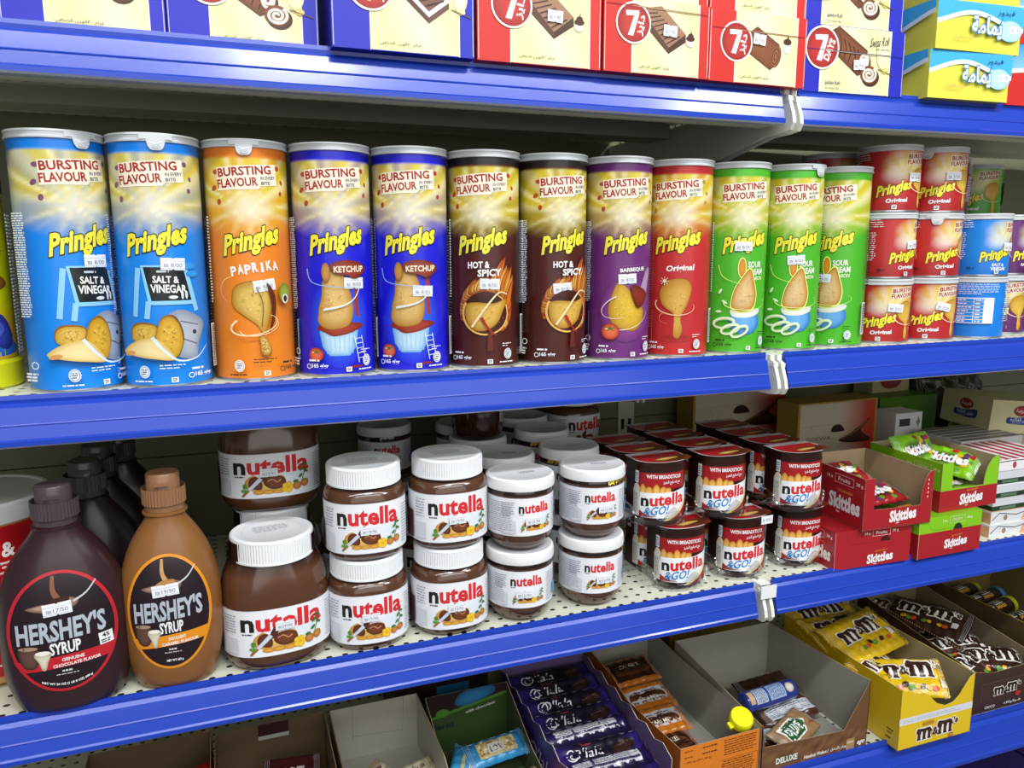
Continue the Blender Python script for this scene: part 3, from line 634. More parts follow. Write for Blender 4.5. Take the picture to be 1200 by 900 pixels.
# ------------------------------------------------------------------ small crisp canisters
def small_art(fl, kind, H=.0775, r=.0366):
    cv = Canvas(); W = pi * r; F = FL[fl]; bg, dk = hx(F['bg']), hx(F['dk']); yl = hx('#f0dc3c')
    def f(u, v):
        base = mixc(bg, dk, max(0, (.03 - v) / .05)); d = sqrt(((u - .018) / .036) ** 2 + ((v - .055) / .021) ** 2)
        return mixc(base, mixc(yl, '#f6efc4', .5 + .5 * sin(atan2(v - .04, u - .01) * 11)), max(0, 1 - d ** 2) * .9)
    cv.grid(-W, 0, W, H, 64, 24, f); cv.rect(-W, H - .006, W, H, F['band']); tc = '#eceef2'
    head_glow(cv, 0, .043, .018, .012, f)
    cv.text('BURSTING', .032, .0655, .036, .0056, '#a3191c', .03, out='#f2ead2', ob=.12, rot=4); cv.text('FLAVOUR', .028, .0585, .03, .0056, '#a3191c', .03, out='#f2ead2', ob=.12, rot=4)
    wordmark(cv, 0, .0255, .041, .0175, .24)
    cv.at(.003, .0115)
    if fl == 'salt': cv.text('SALT &', 0, .0015, .017, .0042, tc, .04); cv.text('VINEGAR', .001, -.0036, .022, .0045, tc, .04)
    elif fl == 'bbq': cv.text('BARBEQUE', 0, 0, .024, .0045, tc, .04)
    elif fl == 'hot': cv.text('HOT & SPICY', 0, 0, .026, .005, tc, .04)
    else: cv.text('Original', 0, 0, .0255, .0068, tc, .04, sky=.06)
    cv.pop()
    cv.at(.0345, .034, .72); chip(cv, [(-.013, .018), (-.002, .023), (.011, .022), (.017, .013), (.013, -.004), (.006, -.02), (.008, -.033), (.004, -.042), (-.001, -.04), (-.0015, -.03), (-.002, -.016), (-.014, -.006), (-.018, .006)], hi='#f0cf5a', e='#d39a20'); swirl(cv, -.002, -.006, .022, .011, '#f7dcb4', -6, -200, 20, .0018); cv.pop()
    cv.rect(-.003, .0015, .0025, .0065, '#f0f0ee'); cv.dashes(-.0022, .0022, .0018, .006, 3, '#444444', .6, 3)
    cv.dashes(-.068, .058, -.028, .072, 5, tc, .3, 2); cv.dashes(-.060, .02, -.036, .056, 14, tc, .35, 3); cv.dashes(-.07, .008, -.05, .016, 2, tc, .4, 4); cv.text('40 g', -.030, .0085, .009, .0045, '#1a1a22', .03)
    cv.rect(.062, .018, .105, .052, tc)
    for k in range(7): cv.rect(.0625, .019 + k * .0047, .0815, .0225 + k * .0047, F['bg']); cv.rect(.0825, .019 + k * .0047, .0925, .0225 + k * .0047, F['bg']); cv.dashes(.0635, .0195 + k * .0047, .0805, .0222 + k * .0047, 1, tc, .5, k); cv.dashes(.0833, .0195 + k * .0047, .0915, .0222 + k * .0047, 1, tc, .5, k + 9)
    cv.dashes(.062, .056, .11, .071, 6, tc, .3, 7); cv.dashes(-.112, .056, -.078, .071, 6, tc, .3, 8); cv.dashes(-.112, .02, -.078, .052, 12, tc, .28, 9); cv.ell(-.095, .012, .003, .0022, tc, n=8)
    return cv, W
HS = .0815
def small(fl, x, y, lvl, s, label, tab=None, stick=None, extra=0, group='small crisp canisters stacked on the right'):
    t = canister(fl, label, x, y, s, group, tab, stick, 'wrap', HS, .0366, LEV['canister'] + lvl * (HS + .0003), True)
    if extra: t.matrix_world = t.matrix_world @ Matrix.Rotation(extra, 4, 'Z')
    return t
small('original', .803, .062, 0, .05, 'small red crisp canister, bottom of the stack nearest the tall green canisters', None, (.019, .043, -6))
small('original', .803, .062, 1, .72, 'small red crisp canister, middle of the stack nearest the tall green canisters', 62, (.010, .040, 4))
small('original', .803, .062, 2, .25, 'small red crisp canister, top of the stack nearest the tall green canisters', None, (.026, .040, 0))
small('original', .8815, .062, 0, .12, 'small red crisp canister on the shelf directly beside the small blue one', None, (.020, .042, -14))
small('original', .8815, .062, 1, .5, 'small red crisp canister with half open tab, beside the upper blue canister', -18, None)
small('original', .8815, .062, 2, .15, 'small red crisp canister with lifted tab, top of the second red stack', -22, (.018, .043, 0))
small('salt', .9595, .052, 0, 0, 'small blue crisp canister on the shelf, turned to show its nutrition table', None, None, -2.2)
small('salt', .9595, .052, 1, .6, 'small blue crisp canister on top of the other small blue one', None, (.018, .036, 0))
small('bbq', 1.036, .078, 0, -.1, 'small purple crisp canister on the shelf beside the lower blue one', None, None)
small('bbq', 1.036, .078, 1, 0, 'small purple crisp canister on top of another purple one', None, None, 1.0)
small('hot', 1.112, .066, 0, 0, 'small black crisp canister at the right edge of the photo', None, None, 1.2)
small('hot', 1.112, .066, 1, 0, 'small black crisp canister stacked at the right edge of the photo', None, None, .4)
for k in range(3):
    small('original', .79, .150, k, 0, ['small red crisp canister at the bottom behind the red stacks', 'small red crisp canister in the middle behind the red stacks', 'shadowed small red crisp canister on top behind the red stacks'][k], None, None, .5)
    small('bbq', .985, .145, k, -.3, ['small purple crisp canister at the bottom behind the blue ones', 'small purple crisp canister in the middle behind the blue ones', 'small purple crisp canister on top behind the blue canisters'][k], None, None, -.4)
    small('sour', 1.12, .20, k, -.2, ['small green crisp canister at the bottom of a deep shadowed stack', 'small green crisp canister in the middle of a deep shadowed stack', 'small green crisp canister on top of a deep shadowed stack'][k], None, None, 0)
# yellow drink powder tub at the left edge
def tub():
    r, H = .052, .2
    t = thing('drink_powder_tub', 'yellow plastic tub with blue art, cut by the left edge beside blue canister', 'tub', (-.2275, .09, LEV['canister']), 0, None)
    mb = MB(); c = '#e2e21e'; mb.loft([(r - .002, r - .002, 0, 2, 0, 0, c), (r, r, .002, 2, 0, 0, c), (r, r, .022, 2, 0, 0, c), (r - .003, r - .003, .025, 2, 0, 0, c), (r - .003, r - .003, .165, 2, 0, 0, c), (r - .012, r - .012, .172, 2, 0, 0, c)], 64); mb.obj('tub_body', 'plastic', t)
    cv = Canvas(); W = pi * (r - .003)
    cv.grid(-W, .026, W, .163, 60, 20, lambda u, v: mixc('#e9ee10', '#f0c020', max(0, min(1, (.075 - v) / .02))))
    cv.blob([(-.02, .03), (.0, .062), (.03, .068), (.05, .07), (.066, .045), (.074, .03)], '#2f8fe2', '#2a6fd0'); cv.blob([(.034, .048), (.048, .066), (.062, .06), (.07, .042), (.058, .034)], '#3c4fc4', '#2a3290'); cv.blob([(.04, .052), (.05, .06), (.058, .052), (.05, .046)], '#5f74e2')
    cv.rect(.028, .027, .046, .05, '#6fc0ee'); cv.dashes(.03, .03, .044, .048, 5, '#2a6fd0', .4)
    cv.blob([(.028, .096), (.04, .104), (.056, .1), (.068, .092), (.058, .086), (.042, .084)], '#b07a3a', '#7a4a1c'); cv.dashes(.05, .112, .066, .14, 9, '#6a7a20', .4); cv.rect(.052, .115, .058, .124, '#3a3a2a')
    mb = MB(); mb.canvas(cv, cylmap(r - .0029), 2 * pi * (r - .003) / 64); mb.obj('printed_label', 'label', t)
    mb = MB(); mb.loft([(r - .006, r - .006, .168, 2, 0, 0, '#2a2018'), (r - .002, r - .002, .17, 2, 0, 0, '#2a2018'), (r - .002, r - .002, .197, 2, 0, 0, '#2a2018'), (r - .006, r - .006, .2, 2, 0, 0, '#2a2018')], 48); mb.obj('lid', 'plastic', t)
tub()

# ------------------------------------------------------------------ hazelnut spread jars
def spread_art(cv, k, small=False):       # knife, bread, flower and nuts; k = scale
    cv.at(0, 0, k)
    cv.blob([(-.019, -.003), (-.02, .004), (-.013, .009), (-.008, .006), (.004, .008), (.012, .006), (.012, -.004), (-.004, -.006)], '#e9c06a', '#c98a2e')
    cv.blob([(-.017, -.001), (-.016, .006), (-.01, .0075), (-.006, .001), (-.008, -.004)], '#6b3416', '#4d200c'); cv.blob([(-.005, .001), (-.002, .0065), (.006, .0075), (.012, .005), (.012, -.002), (.002, -.004)], '#7a3c1a', '#4d200c')
    cv.line([(-.002, .003), (.002, .0045), (.006, .002), (.009, .004)], .0009, '#c98a60', smooth=3); cv.blob([(-.008, .006), (-.004, .013), (-.001, .014), (-.001, .009), (-.005, .003)], '#4f2410')
    for x in (-.009, -.001, .007): cv.ell(x, -.0062, .0052, .0019, '#e2aa3c', '#b87a1c', n=10)
    cv.line([(-.007, .006), (-.018, -.0045)], .0034, '#c9d6e4', .0026); cv.line([(-.0175, -.004), (-.023, -.0095)], .0024, '#9a5f26', .0018)
    cv.ell(-.0205, -.0005, .002, .0024, '#4f8a2a', n=8); cv.ell(-.021, -.0045, .003, .0016, '#5a9a2c', n=8)
    for a in range(5): cv.ell(.0145 + .0026 * cos(a * 1.257), -.0035 + .0026 * sin(a * 1.257), .0026, .0026, '#f6cf2a', '#e2ae14', n=8)
    cv.ell(.0145, -.0035, .0014, .0014, '#e8a812', n=8)
    for x, y in ((.0222, -.003), (.029, -.0015)): cv.ell(x, y, .0036, .0036, '#d98a3e', '#96501a', n=12); cv.ell(x - .0008, y + .0026, .002, .0009, '#6b9a30', n=8)
    cv.line([(.027, .002), (.029, .009), (.0275, .0155)], .0006, '#2f6a1c', smooth=3)
    for x, y, r_ in ((.0255, .005, 40), (.0305, .0085, -30), (.0265, .011, 50), (.030, .0145, -20), (.021, .001, 10)): cv.ell(x, y, .0024, .0012, '#3f7f2a', '#245a18', rot=r_, n=8)
    cv.pop()
def jar_art(W, h, tw, th, ty, k, ay, red=True, price=None, sp=(0, 0), grey=False, side=.034):
    cv = Canvas(); cv.rect(-W, 0, W, h, '#eef0f4'); cv.rect(-W, 0, W, .0005, '#c9ccd4'); cv.rect(-W, h - .0005, W, h, '#c9ccd4')
    cv.ell(.017 * k, ay + .0075 * k, .011 * k, .009 * k, '#dfe8f3', '#eef0f4')
    cv.text('nutella', 0, ty, tw, th, '#d8232a', .034, first='#151210')
    cv.dashes(-tw / 2, ty - th * .66, -tw * .22, ty - th * .56, 1, '#2a2a2a', .7, 2)
    spread_art(cv.at(-.002 * k, ay), k); cv.pop()
    cv.dashes(-tw / 2 - side * .55, h * .52, -tw / 2 - side * .1, h * .92, 7, '#8a8f9c', .3, 4); cv.dashes(tw / 2 + side * .15, h * .1, tw / 2 + side * .6, h * .9, 14, '#a0a4ae', .35, 5)
    cv.rect(-tw / 2 - side * .55, h * .08, -tw / 2 - side * .08, h * .42, '#d3d6dc'); None if k < .7 else cv.rect(-W * .96, h * .05, -tw / 2 - side * .7, h * .62, '#4a1c14'); cv.dashes(tw / 2 + side * .7, h * .1, W * .95, h * .9, 16, '#9a9eaa', .4, 6)
    return cv
def ribs(mb, a, b, n, z0, z1, cnt, c, d=.0005):     # ribbed lid wall
    P = [];
    for i in range(cnt * 2):
        t = 2 * pi * i / (cnt * 2); cc, sn = sin(t), -cos(t); e = 2 / n; k = d if i % 2 else 0
        P.append(((a - k) * math.copysign(abs(cc) ** e, cc), (b - k) * math.copysign(abs(sn) ** e, sn)))
    L = len(P)
    for i in range(L):
        p, q = P[i], P[(i + 1) % L]; mb.q([(p[0], p[1], z0), (q[0], q[1], z0), (q[0], q[1], z1), (p[0], p[1], z1)], c)
JARM = {}
def make_jar(kind):
    """plastic hazelnut spread jar: glass_body, paper_label, ribbed lid"""
    if kind in JARM: return JARM[kind]
    BR, BD = '#553420', '#22140e'
    if kind == 'big':
        a, b, n, H, lz0, lh, sc, rl, hl = .0512, .043, 2.5, .128, .017, .047, 1.25, .0395, .023
    elif kind == 'mid':
        a, b, n, H, lz0, lh, sc, rl, hl = .0405, .0375, 2.35, .0945, .0095, .051, 1.0, .037, .0195
    else:
        a, b, n, H, lz0, lh, sc, rl, hl = .0362, .0362, 2, .0805, .0195, .0415, .72, .0376, .0125
    mb = MB()
    if kind != 'small':
        s0 = H - hl; P = [(.70, 0, BR), (.86, .001, BR), (.95, .006, BR), (.99, .012, BR), (1, lz0, BR), (1, lz0 + lh, BR), (.985, lz0 + lh + .35 * (s0 - lz0 - lh), BR), (.93, lz0 + lh + .68 * (s0 - lz0 - lh), '#5c3a26'), (.84, s0 - .003, '#3a2014'), (.80, s0, BD), (.80, H - .004, BD)]
        n2 = lambda z: n if z < lz0 + lh else max(2, n - (n - 2) * (z - lz0 - lh) / max(.001, s0 - lz0 - lh))
        mb.loft([(a * k, (b * k if z < lz0 + lh + 1e-6 else b * k + (rl * .9 - b * k) * max(0, (z - lz0 - lh) / (H - lz0 - lh))), z, n2(z), 0, 0, c) for k, z, c in P], 64, sharp=60)
        lid = MB(); c = '#eef0f2'; z0 = H - hl
        ribs(lid, rl, rl, 2, z0 + .0015, H - .0022, 90, c)
        lid.loft([(rl - .003, rl - .003, z0 - .0002, 2, 0, 0, c), (rl + .0002, rl + .0002, z0 - .0002, 2, 0, 0, c), (rl + .0002, rl + .0002, z0 + .0015, 2, 0, 0, c), (rl - .0004, rl - .0004, z0 + .0016, 2, 0, 0, c)], 64, capb=False, capt=False)
        lid.loft([(rl, rl, H - .0022, 2, 0, 0, c), (rl - .0006, rl - .0006, H - .0008, 2, 0, 0, c), (rl - .002, rl - .002, H, 2, 0, 0, c), (rl - .004, rl - .004, H, 2, 0, 0, c), (rl - .006, rl - .006, H - .0009, 2, 0, 0, '#e4e7ea'), (.0002, .0002, H - .0009, 2, 0, 0, '#e4e7ea')], 64, capb=False)
        cv = Canvas(); cv.L = 2; cv.dashes(-rl * .45, -rl * .1, rl * .45, rl * .35, 6, '#9a9fa6', .45, 8); cv.ring(0, 0, rl * .72, rl * .72, .0005, '#d2d6da')
        lid.canvas(cv, planemap((0, 0, H - .0009), (1, 0, 0), (0, 1, 0)))
    else:
        P = [(.55, 0, BR), (.74, .002, BR), (.88, .008, BR), (.97, .015, BR), (1, .0195, BR), (1, .061, BR), (.985, .0635, BD), (.985, .070, BD), (.93, .072, BD), (.93, .076, BD)]
        mb.loft([(a * k, a * k, z, 2, 0, 0, c) for k, z, c in P], 64, sharp=50)
        lid = MB(); c = '#f1f2f4'; lid.loft([(rl - .002, rl - .002, H - hl, 2, 0, 0, c), (rl, rl, H - hl, 2, 0, 0, c), (rl + .0004, rl + .0004, H - hl + .002, 2, 0, 0, c), (rl, rl, H - .004, 2, 0, 0, c), (rl - .0006, rl - .0006, H - .0014, 2, 0, 0, c), (rl - .0025, rl - .0025, H, 2, 0, 0, c), (rl - .0045, rl - .0045, H - .0004, 2, 0, 0, c), (rl - .006, rl - .006, H - .0012, 2, 0, 0, '#e8eaee'), (.0002, .0002, H - .0012, 2, 0, 0, '#e8eaee')], 64, capb=False)
        cv = Canvas(); cv.L = 2; cv.dashes(-.002, -.006, .018, .001, 3, '#777b84', .5, 8); lid.canvas(cv, planemap((0, 0, H - .0012), (1, 0, 0), (0, 1, 0)))
    f = supermap(a + .0003, b + .0003, n, lz0, 64); W = f.total / 2 - .0005
    if kind == 'big': cv = jar_art(W, lh, .078, .0185, .0345, 1.22, .014)
    elif kind == 'mid': cv = jar_art(W, lh, .062, .0185, .038, 1.05, .0135, side=.028)
    else: cv = jar_art(W, lh, .036, .0115, .0305, .62, .011, side=.034); 
    if kind == 'small': cv.dashes(-.052, .004, -.024, .038, 16, '#a2a2ac', .36, 3); cv.rect(.036, .008, .05, .02, '#5aa0d8')
    lb = MB(); lb.canvas(cv, f, f.total / 96)
    fo = None
    if kind == 'small':
        g = MB(); rn = random.Random(5); 
        for i in range(18):
            t = RAD(-18 + i * 4.2); z = H - hl; rr = a + .0012 + rn.uniform(-.0006, .0012); t2 = t + RAD(4.4); dz = rn.uniform(.002, .0052)
            g.q([(sin(t) * rr, -cos(t) * rr, z - dz), (sin(t2) * (rr + rn.uniform(-.0008, .001)), -cos(t2) * rr, z - dz * rn.uniform(.5, 1.2)), (sin(t2) * (a - .001), -cos(t2) * (a - .001), z + .002), (sin(t) * (a - .001), -cos(t) * (a - .001), z + .002)], rn.choice(['#e0c040', '#b08a1c', '#f2e27a']))
        fo = g.mesh('foil_edge', 'goldfoil')
    JARM[kind] = (mb.mesh('glass_body', 'spread'), lb.mesh('paper_label', 'paper'), lid.mesh('lid', 'lid'), fo, H, f); return JARM[kind]
def jar(kind, label, x, y, s, group, z=None, price='₪19/90', st=(0, .02), foil=None, tilt=0):
    b, l, d, fo, H, f = make_jar(kind)
    z = LEV['jar'] if z is None else z
    t = thing('spread_jar', label, 'jar', (x, y, z), facing(x, y, s), group, False)
    link('glass_body', b, t); link('paper_label', l, t); link('lid', d, t)
    if foil is not None and fo: link('foil_edge', fo, t, (0, 0, 0), RAD(foil))
    if st: sticker(t, f, st[0], st[1], .0175, .0088, price, 0, f.total / 96, .0022)
    return t
zj = LEV['jar']; HB, HM, HSm = .128, .0945, .0805
G1 = 'large white lidded spread jars'
jar('big', 'large hazelnut spread jar standing on the shelf beside the caramel syrup bottle', .031, .042, .12, G1, st=(.002, .030), price='₪29/90')
jar('big', 'large hazelnut spread jar on the shelf, hidden behind the front large one', .037, .132, .05, G1, st=None)
jar('big', 'large hazelnut spread jar on top, its lid hidden by the shelf above', .037, .132, .03, G1, zj + HB, st=(-.003, .0275), price='₪29/90')
G2 = 'medium white lidded spread jars stacked in pairs'
jar('mid', 'medium spread jar on the shelf beside the large jar, under a second jar', .1225, .040, .12, G2, st=(-.002, .0285))
jar('mid', 'medium spread jar on top, beside the large jar', .1225, .040, .08, G2, zj + HM + .0003, st=(.001, .024))
jar('mid', 'medium spread jar on the shelf beside the small jars, under a second jar', .2100, .040, .25, G2, st=(-.002, .024))
jar('mid', 'medium spread jar on top, beside the small jars', .2100, .040, .28, G2, zj + HM + .0003, st=(-.001, .024))
G3 = 'small white lidded spread jars'
jar('small', 'small spread jar on the shelf beside the medium jars, front row', .2905, .037, .22, G3, st=(-.003, .0165), price='₪15/90')
jar('small', 'small spread jar on top beside the medium jars, front row', .2905, .037, .45, G3, zj + HSm + .0003, st=(-.002, .017), price='₪15/90')
jar('small', 'small spread jar on the shelf nearest the breadstick snack cups, front row', .3800, .042, .32, G3, st=(.004, .0165), price='₪15/90', foil=70)
jar('small', 'small spread jar with torn gold foil edge on top, nearest the snack cups', .3800, .042, .30, G3, zj + HSm + .0003, st=(.006, .018), price='₪15/90', foil=30)
for i, (x, y, fo, nm) in enumerate(((.302, .122, None, 'directly behind the front pair beside the medium jars'), (.3905, .128, -30, 'with gold foil, second in the row beside the snack cups'), (.395, .226, -10, 'with gold foil, third in the row beside the snack cups'), (.300, .214, None, 'under a dark upturned jar in the shadow'), (.305, .300, None, 'fourth back in shadow behind the medium jars'), (.200, .330, None, 'far back in shadow behind the medium jars'), (.400, .315, None, 'fourth in the row beside the snack cups'))):
    jar('small', 'small spread jar below, ' + nm, x, y, .1, G3, st=None)
    jar('small', 'small spread jar on top, ' + nm, x, y, .1, G3, zj + HSm + .0003, st=None, foil=fo)
jar('mid', 'medium spread jar far back, under another near the post', .492, .335, .2, G2, st=None)
jar('mid', 'medium spread jar far back near the slotted post, on top of another', .492, .335, .6, G2, zj + HM + .0003, st=None)
jar('mid', 'medium spread jar on the shelf in shadow between large and medium jars', .128, .150, .1, G2, st=None)
jar('mid', 'medium spread jar on the shelf in shadow behind the second medium stack', .213, .135, .1, G2, st=None)
t = thing('spread_jar', 'dark jar with pale side label on top of shadowed small jars, under the shelf edge', 'jar', (.300, .214, zj + 2 * HSm + .0006), facing(.3, .214, .6), G3, False)
mb = MB(); mb.loft([(.026, .026, 0, 2, 0, 0, '#2a140c'), (.031, .031, .003, 2, 0, 0, '#2a140c'), (.0335, .0335, .012, 2, 0, 0, '#3a1c12'), (.0335, .0335, .07, 2, 0, 0, '#3a1c12'), (.03, .03, .076, 2, 0, 0, '#2a140c')], 48); mb.obj('glass_body', 'spread', t)
cv = Canvas(); cv.rect(.012, .02, .05, .062, '#b9bcc0'); cv.dashes(.014, .022, .048, .06, 10, '#6a6c70', .4); mb = MB(); mb.canvas(cv, cylmap(.0336), 2 * pi * .0336 / 48); mb.obj('paper_label', 'paper', t)
mb = MB(); mb.loft([(.033, .033, .076, 2, 0, 0, '#d8dadc'), (.033, .033, .086, 2, 0, 0, '#d8dadc'), (.031, .031, .087, 2, 0, 0, '#d8dadc')], 48); mb.obj('lid', 'lid', t)
# two red labelled tubs behind the chocolate syrup
def redtub(z, lb):
    t = thing('spread_tub', lb, 'tub', (-.232, .115, z), 0, 'red labelled tubs behind the syrup', False); r = .062
    mb = MB(); mb.loft([(r - .01, r - .01, 0, 2, 0, 0, '#b98a50'), (r, r, .006, 2, 0, 0, '#b98a50'), (r, r, .07, 2, 0, 0, '#b98a50')], 56); mb.obj('tub_body', 'plastic', t)
    cv = Canvas(); W = pi * r; cv.rect(-W, .012, W, .066, '#b3121c'); cv.rect(-W, .022, W, .024, '#e8c9b0'); cv.text('&', .038, .044, .012, .014, '#f4f0ea', .03); cv.dashes(.03, .026, .06, .034, 2, '#f0d8d0', .5)
    mb = MB(); mb.canvas(cv, cylmap(r + .0002), 2 * pi * r / 56); mb.obj('printed_label', 'label', t)
    mb = MB(); c = '#d9dbdd'; mb.loft([(r + .001, r + .001, .068, 2, 0, 0, c), (r + .0015, r + .0015, .084, 2, 0, 0, c), (r - .001, r - .001, .0865, 2, 0, 0, c), (r - .004, r - .004, .0865, 2, 0, 0, c), (r - .006, r - .006, .085, 2, 0, 0, c)], 56); mb.obj('lid', 'lid', t)
redtub(zj, 'red labelled tub with pale lid on the shelf behind the chocolate syrup bottle'); redtub(zj + .0868, 'pale lidded tub on top of a red labelled one behind the syrup')

# ------------------------------------------------------------------ syrup bottles
SYP = [(.036, .021, 0), (.0405, .025, .0035), (.0455, .0285, .016), (.0500, .031, .036), (.0515, .032, .062), (.0517, .032, .080), (.0502, .031, .099), (.0455, .0285, .118), (.0372, .0245, .136), (.0280, .0202, .149), (.0208, .0178, .158), (.0182, .0175, .163)]
def syp(z, k):
    for i in range(len(SYP) - 1):
        if SYP[i][2] <= z <= SYP[i + 1][2]:
            p0 = SYP[max(0, i - 1)]; p1 = SYP[i]; p2 = SYP[i + 1]; p3 = SYP[min(len(SYP) - 1, i + 2)]; t = (z - p1[2]) / (p2[2] - p1[2]); h = p2[2] - p1[2]
            m1 = (p2[k] - p0[k]) / (p2[2] - p0[2]) * h if p2[2] != p0[2] else 0; m2 = (p3[k] - p1[k]) / (p3[2] - p1[2]) * h
            return (2 * t ** 3 - 3 * t * t + 1) * p1[k] + (t ** 3 - 2 * t * t + t) * m1 + (-2 * t ** 3 + 3 * t * t) * p2[k] + (t ** 3 - t * t) * m2
    return SYP[-1][k]
def syrup_map(kw, zc):
    n = 2.3
    def P(u, v):
        z = zc + v; hw, hd = syp(z, 0) * kw, syp(z, 1); q = min(.999, abs(u) / hw); return Vector((u, -hd * (1 - q ** n) ** (1 / n), z))
    def f(u, v, h):
        p = P(u, v); a = P(u + 1e-4, v) - P(u - 1e-4, v); b = P(u, v + 1e-4) - P(u, v - 1e-4); nn = a.cross(b).normalized(); return p + nn * (h + .0002), nn
    return f
def syrup(label, x, y, kw, hk, col, ring, band, l1, l2, price, s=0, art=True, z=None, rz=None):
    t = thing('syrup_bottle', label, 'bottle', (x, y, LEV['jar']), facing(x, y, s) if rz is None else rz, 'chocolate and caramel syrup bottles', False)
    mb = MB(); zs = [0, .0015, .0035, .008] + [.016 + i * (.163 - .016) / 26 for i in range(27)]
    mb.loft([(syp(z_, 0) * kw, syp(z_, 1), z_, 2.3 - .3 * max(0, (z_ - .1) / .063), 0, 0, col) for z_ in zs], 56, sharp=50)
    mb.loft([(.0182, .0175, .163, 2, 0, 0, col), (.0192, .0185, .1632, 2, 0, 0, col), (.0192, .0185, .1650, 2, 0, 0, col), (.0160, .0160, .166, 2, 0, 0, col), (.0160, .0160, .170, 2, 0, 0, col)], 48)
    mb.obj('bottle_body', 'syrup', t)
    cap = MB(); c2 = mixc(col, '#ffffff', .04); cap.loft([(.0172, .0172, .166, 2, 0, 0, c2), (.0174, .0174, .1665, 2, 0, 0, c2), (.0160, .0160, .177, 2, 0, 0, c2), (.0146, .0146, .1782, 2, 0, 0, c2), (.0142, .0142, .1985, 2, 0, 0, c2), (.0134, .0134, .2, 2, 0, 0, c2), (.003, .003, .2, 2, 0, 0, c2)], 48)
    ribs(cap, .0187, .0187, 2, .172, .187, 40, c2, .0006); cap.box(-.006, -.0172, .1905, .006, -.0150, .1935, c2); cap.obj('cap', 'syrup', t)
    if not art: return t
    f = syrup_map(kw, .077); cv = Canvas(3e-5); kx = kw
    cv.at(0, 0, kx, 1); rx, ry = .0415, .054
    cv.ell(0, 0, rx, ry, '#20121c', n=48); cv.ring(0, 0, rx - .0012, ry - .0012, .0026, ring, n=56)
    cv.line([(-.004, .05), (-.0045, .038), (-.001, .03)], .0025, '#8a5a3a' if band[1] == 'c' else '#c89a60', .005, 4)
    cv.blob([(-.026, .024), (-.012, .0275), (.006, .031), (.014, .0265), (.008, .021), (-.01, .0195)], '#c8ac98', '#6a4432'); cv.blob([(-.012, .027), (-.004, .031), (.007, .031), (.004, .025), (-.008, .0235)], '#3a1c12' if band[1] == 'c' else '#b88444')
    cv.line([(.010, .0265), (.020, .032), (.0275, .041)], .0018, '#c9ccd4', .0009, 4)
    cv.text("HERSHEY'S", -.001, .0035, .067, .0195, '#b4bdc7', .034, sky=.05); cv.text('SYRUP', .001, -.0130, .0235, .0110, '#f2f3f5', .034, sky=.04)
    cv.poly([(-rx * .93, -.0285), (-rx * .86, -.0345 + .004), (rx * .84, -.0265), (rx * .93, -.018), (0, -.0215), (-rx * .2, -.0225)] if False else [(-.0335, -.0325), (.033, -.0285), (.0385, -.0175), (-.0385, -.0225)], band)
    cv.text(l1, .006, -.0236, .017, .0031, '#f6ece8', .035, sky=.05); cv.text(l2, .0085, -.0283, .036, .0031, '#f6ece8', .035, sky=.05)
    cv.dashes(-.004, -.0352, .012, -.0332, 1, '#d8d8da', .8, 2); cv.dashes(-.008, -.0382, .016, -.0362, 1, '#b8b8ba', .5, 3)
    if band[1] == 'c': cv.text('NET WT 24 OZ (1 LB 8 OZ) 680 g', .0, -.0468, .038, .0028, '#f4f4f4', .045, arc=12)
    else: cv.text('NET WT 623 g', .002, -.0455, .0165, .003, '#f4f4f4', .045)
    cv.blob([(-.034, -.011), (-.031, -.0275), (-.021, -.0275), (-.019, -.011)], '#6a4a3e', '#3c2820', 3); cv.ell(-.0265, -.0105, .0075, .0018, '#a88c78', n=12); cv.blob([(-.0225, -.016), (-.0195, -.024), (-.0175, -.031), (-.0145, -.031), (-.0125, -.024), (-.010, -.016)], '#e4dcc4', '#a89a80', 3); cv.ell(-.016, -.0155, .006, .002, '#f6f2e2', n=10);
    if band[1] == 'c': cv.at(.0315, -.012, 1, 1, 4); cv.rect(-.0052, -.0058, .0052, .0052, '#f4f4f6'); cv.text('45', 0, .0022, .0055, .0038, '#1a1a1a', .03); cv.dashes(-.0042, -.005, .0042, -.0012, 2, '#444444', .6); cv.pop()
    cv.pop()
    lb = MB(); lb.canvas(cv, f, .004, .005); lb.obj('oval_label', 'label', t)
    sticker(t, f, -.002 * kx, .0225, .0215, .0105, price, 4, .004, .0022)
    return t
syrup('dark chocolate syrup bottle with red ringed oval label, foremost at the left', -.1475, .019, 1, 1, '#30181e', '#c2202c', '#c2202c', 'GENUINE', 'CHOCOLATE FLAVOR', '₪17/50', -.12)
syrup('caramel brown syrup bottle with orange ringed oval label', -.0615, .026, .84, 1, '#8a5a2c', '#e8921c', '#e8921d', 'INDULGENT', 'CARAMEL FLAVOUR', '₪19/90', -.1)
for i, (x, y) in enumerate(((-.135, .097), (-.1335, .163), (-.122, .229))):
    syrup(['dark chocolate syrup bottle, second behind the red ringed one', 'dark chocolate syrup bottle, third behind the red ringed one', 'dark chocolate syrup bottle, last of the row in deep shadow'][i], x, y, 1, 1, '#1c0f14', '#a01a24', '#c2202c', '', '', '', art=False, rz=.1)

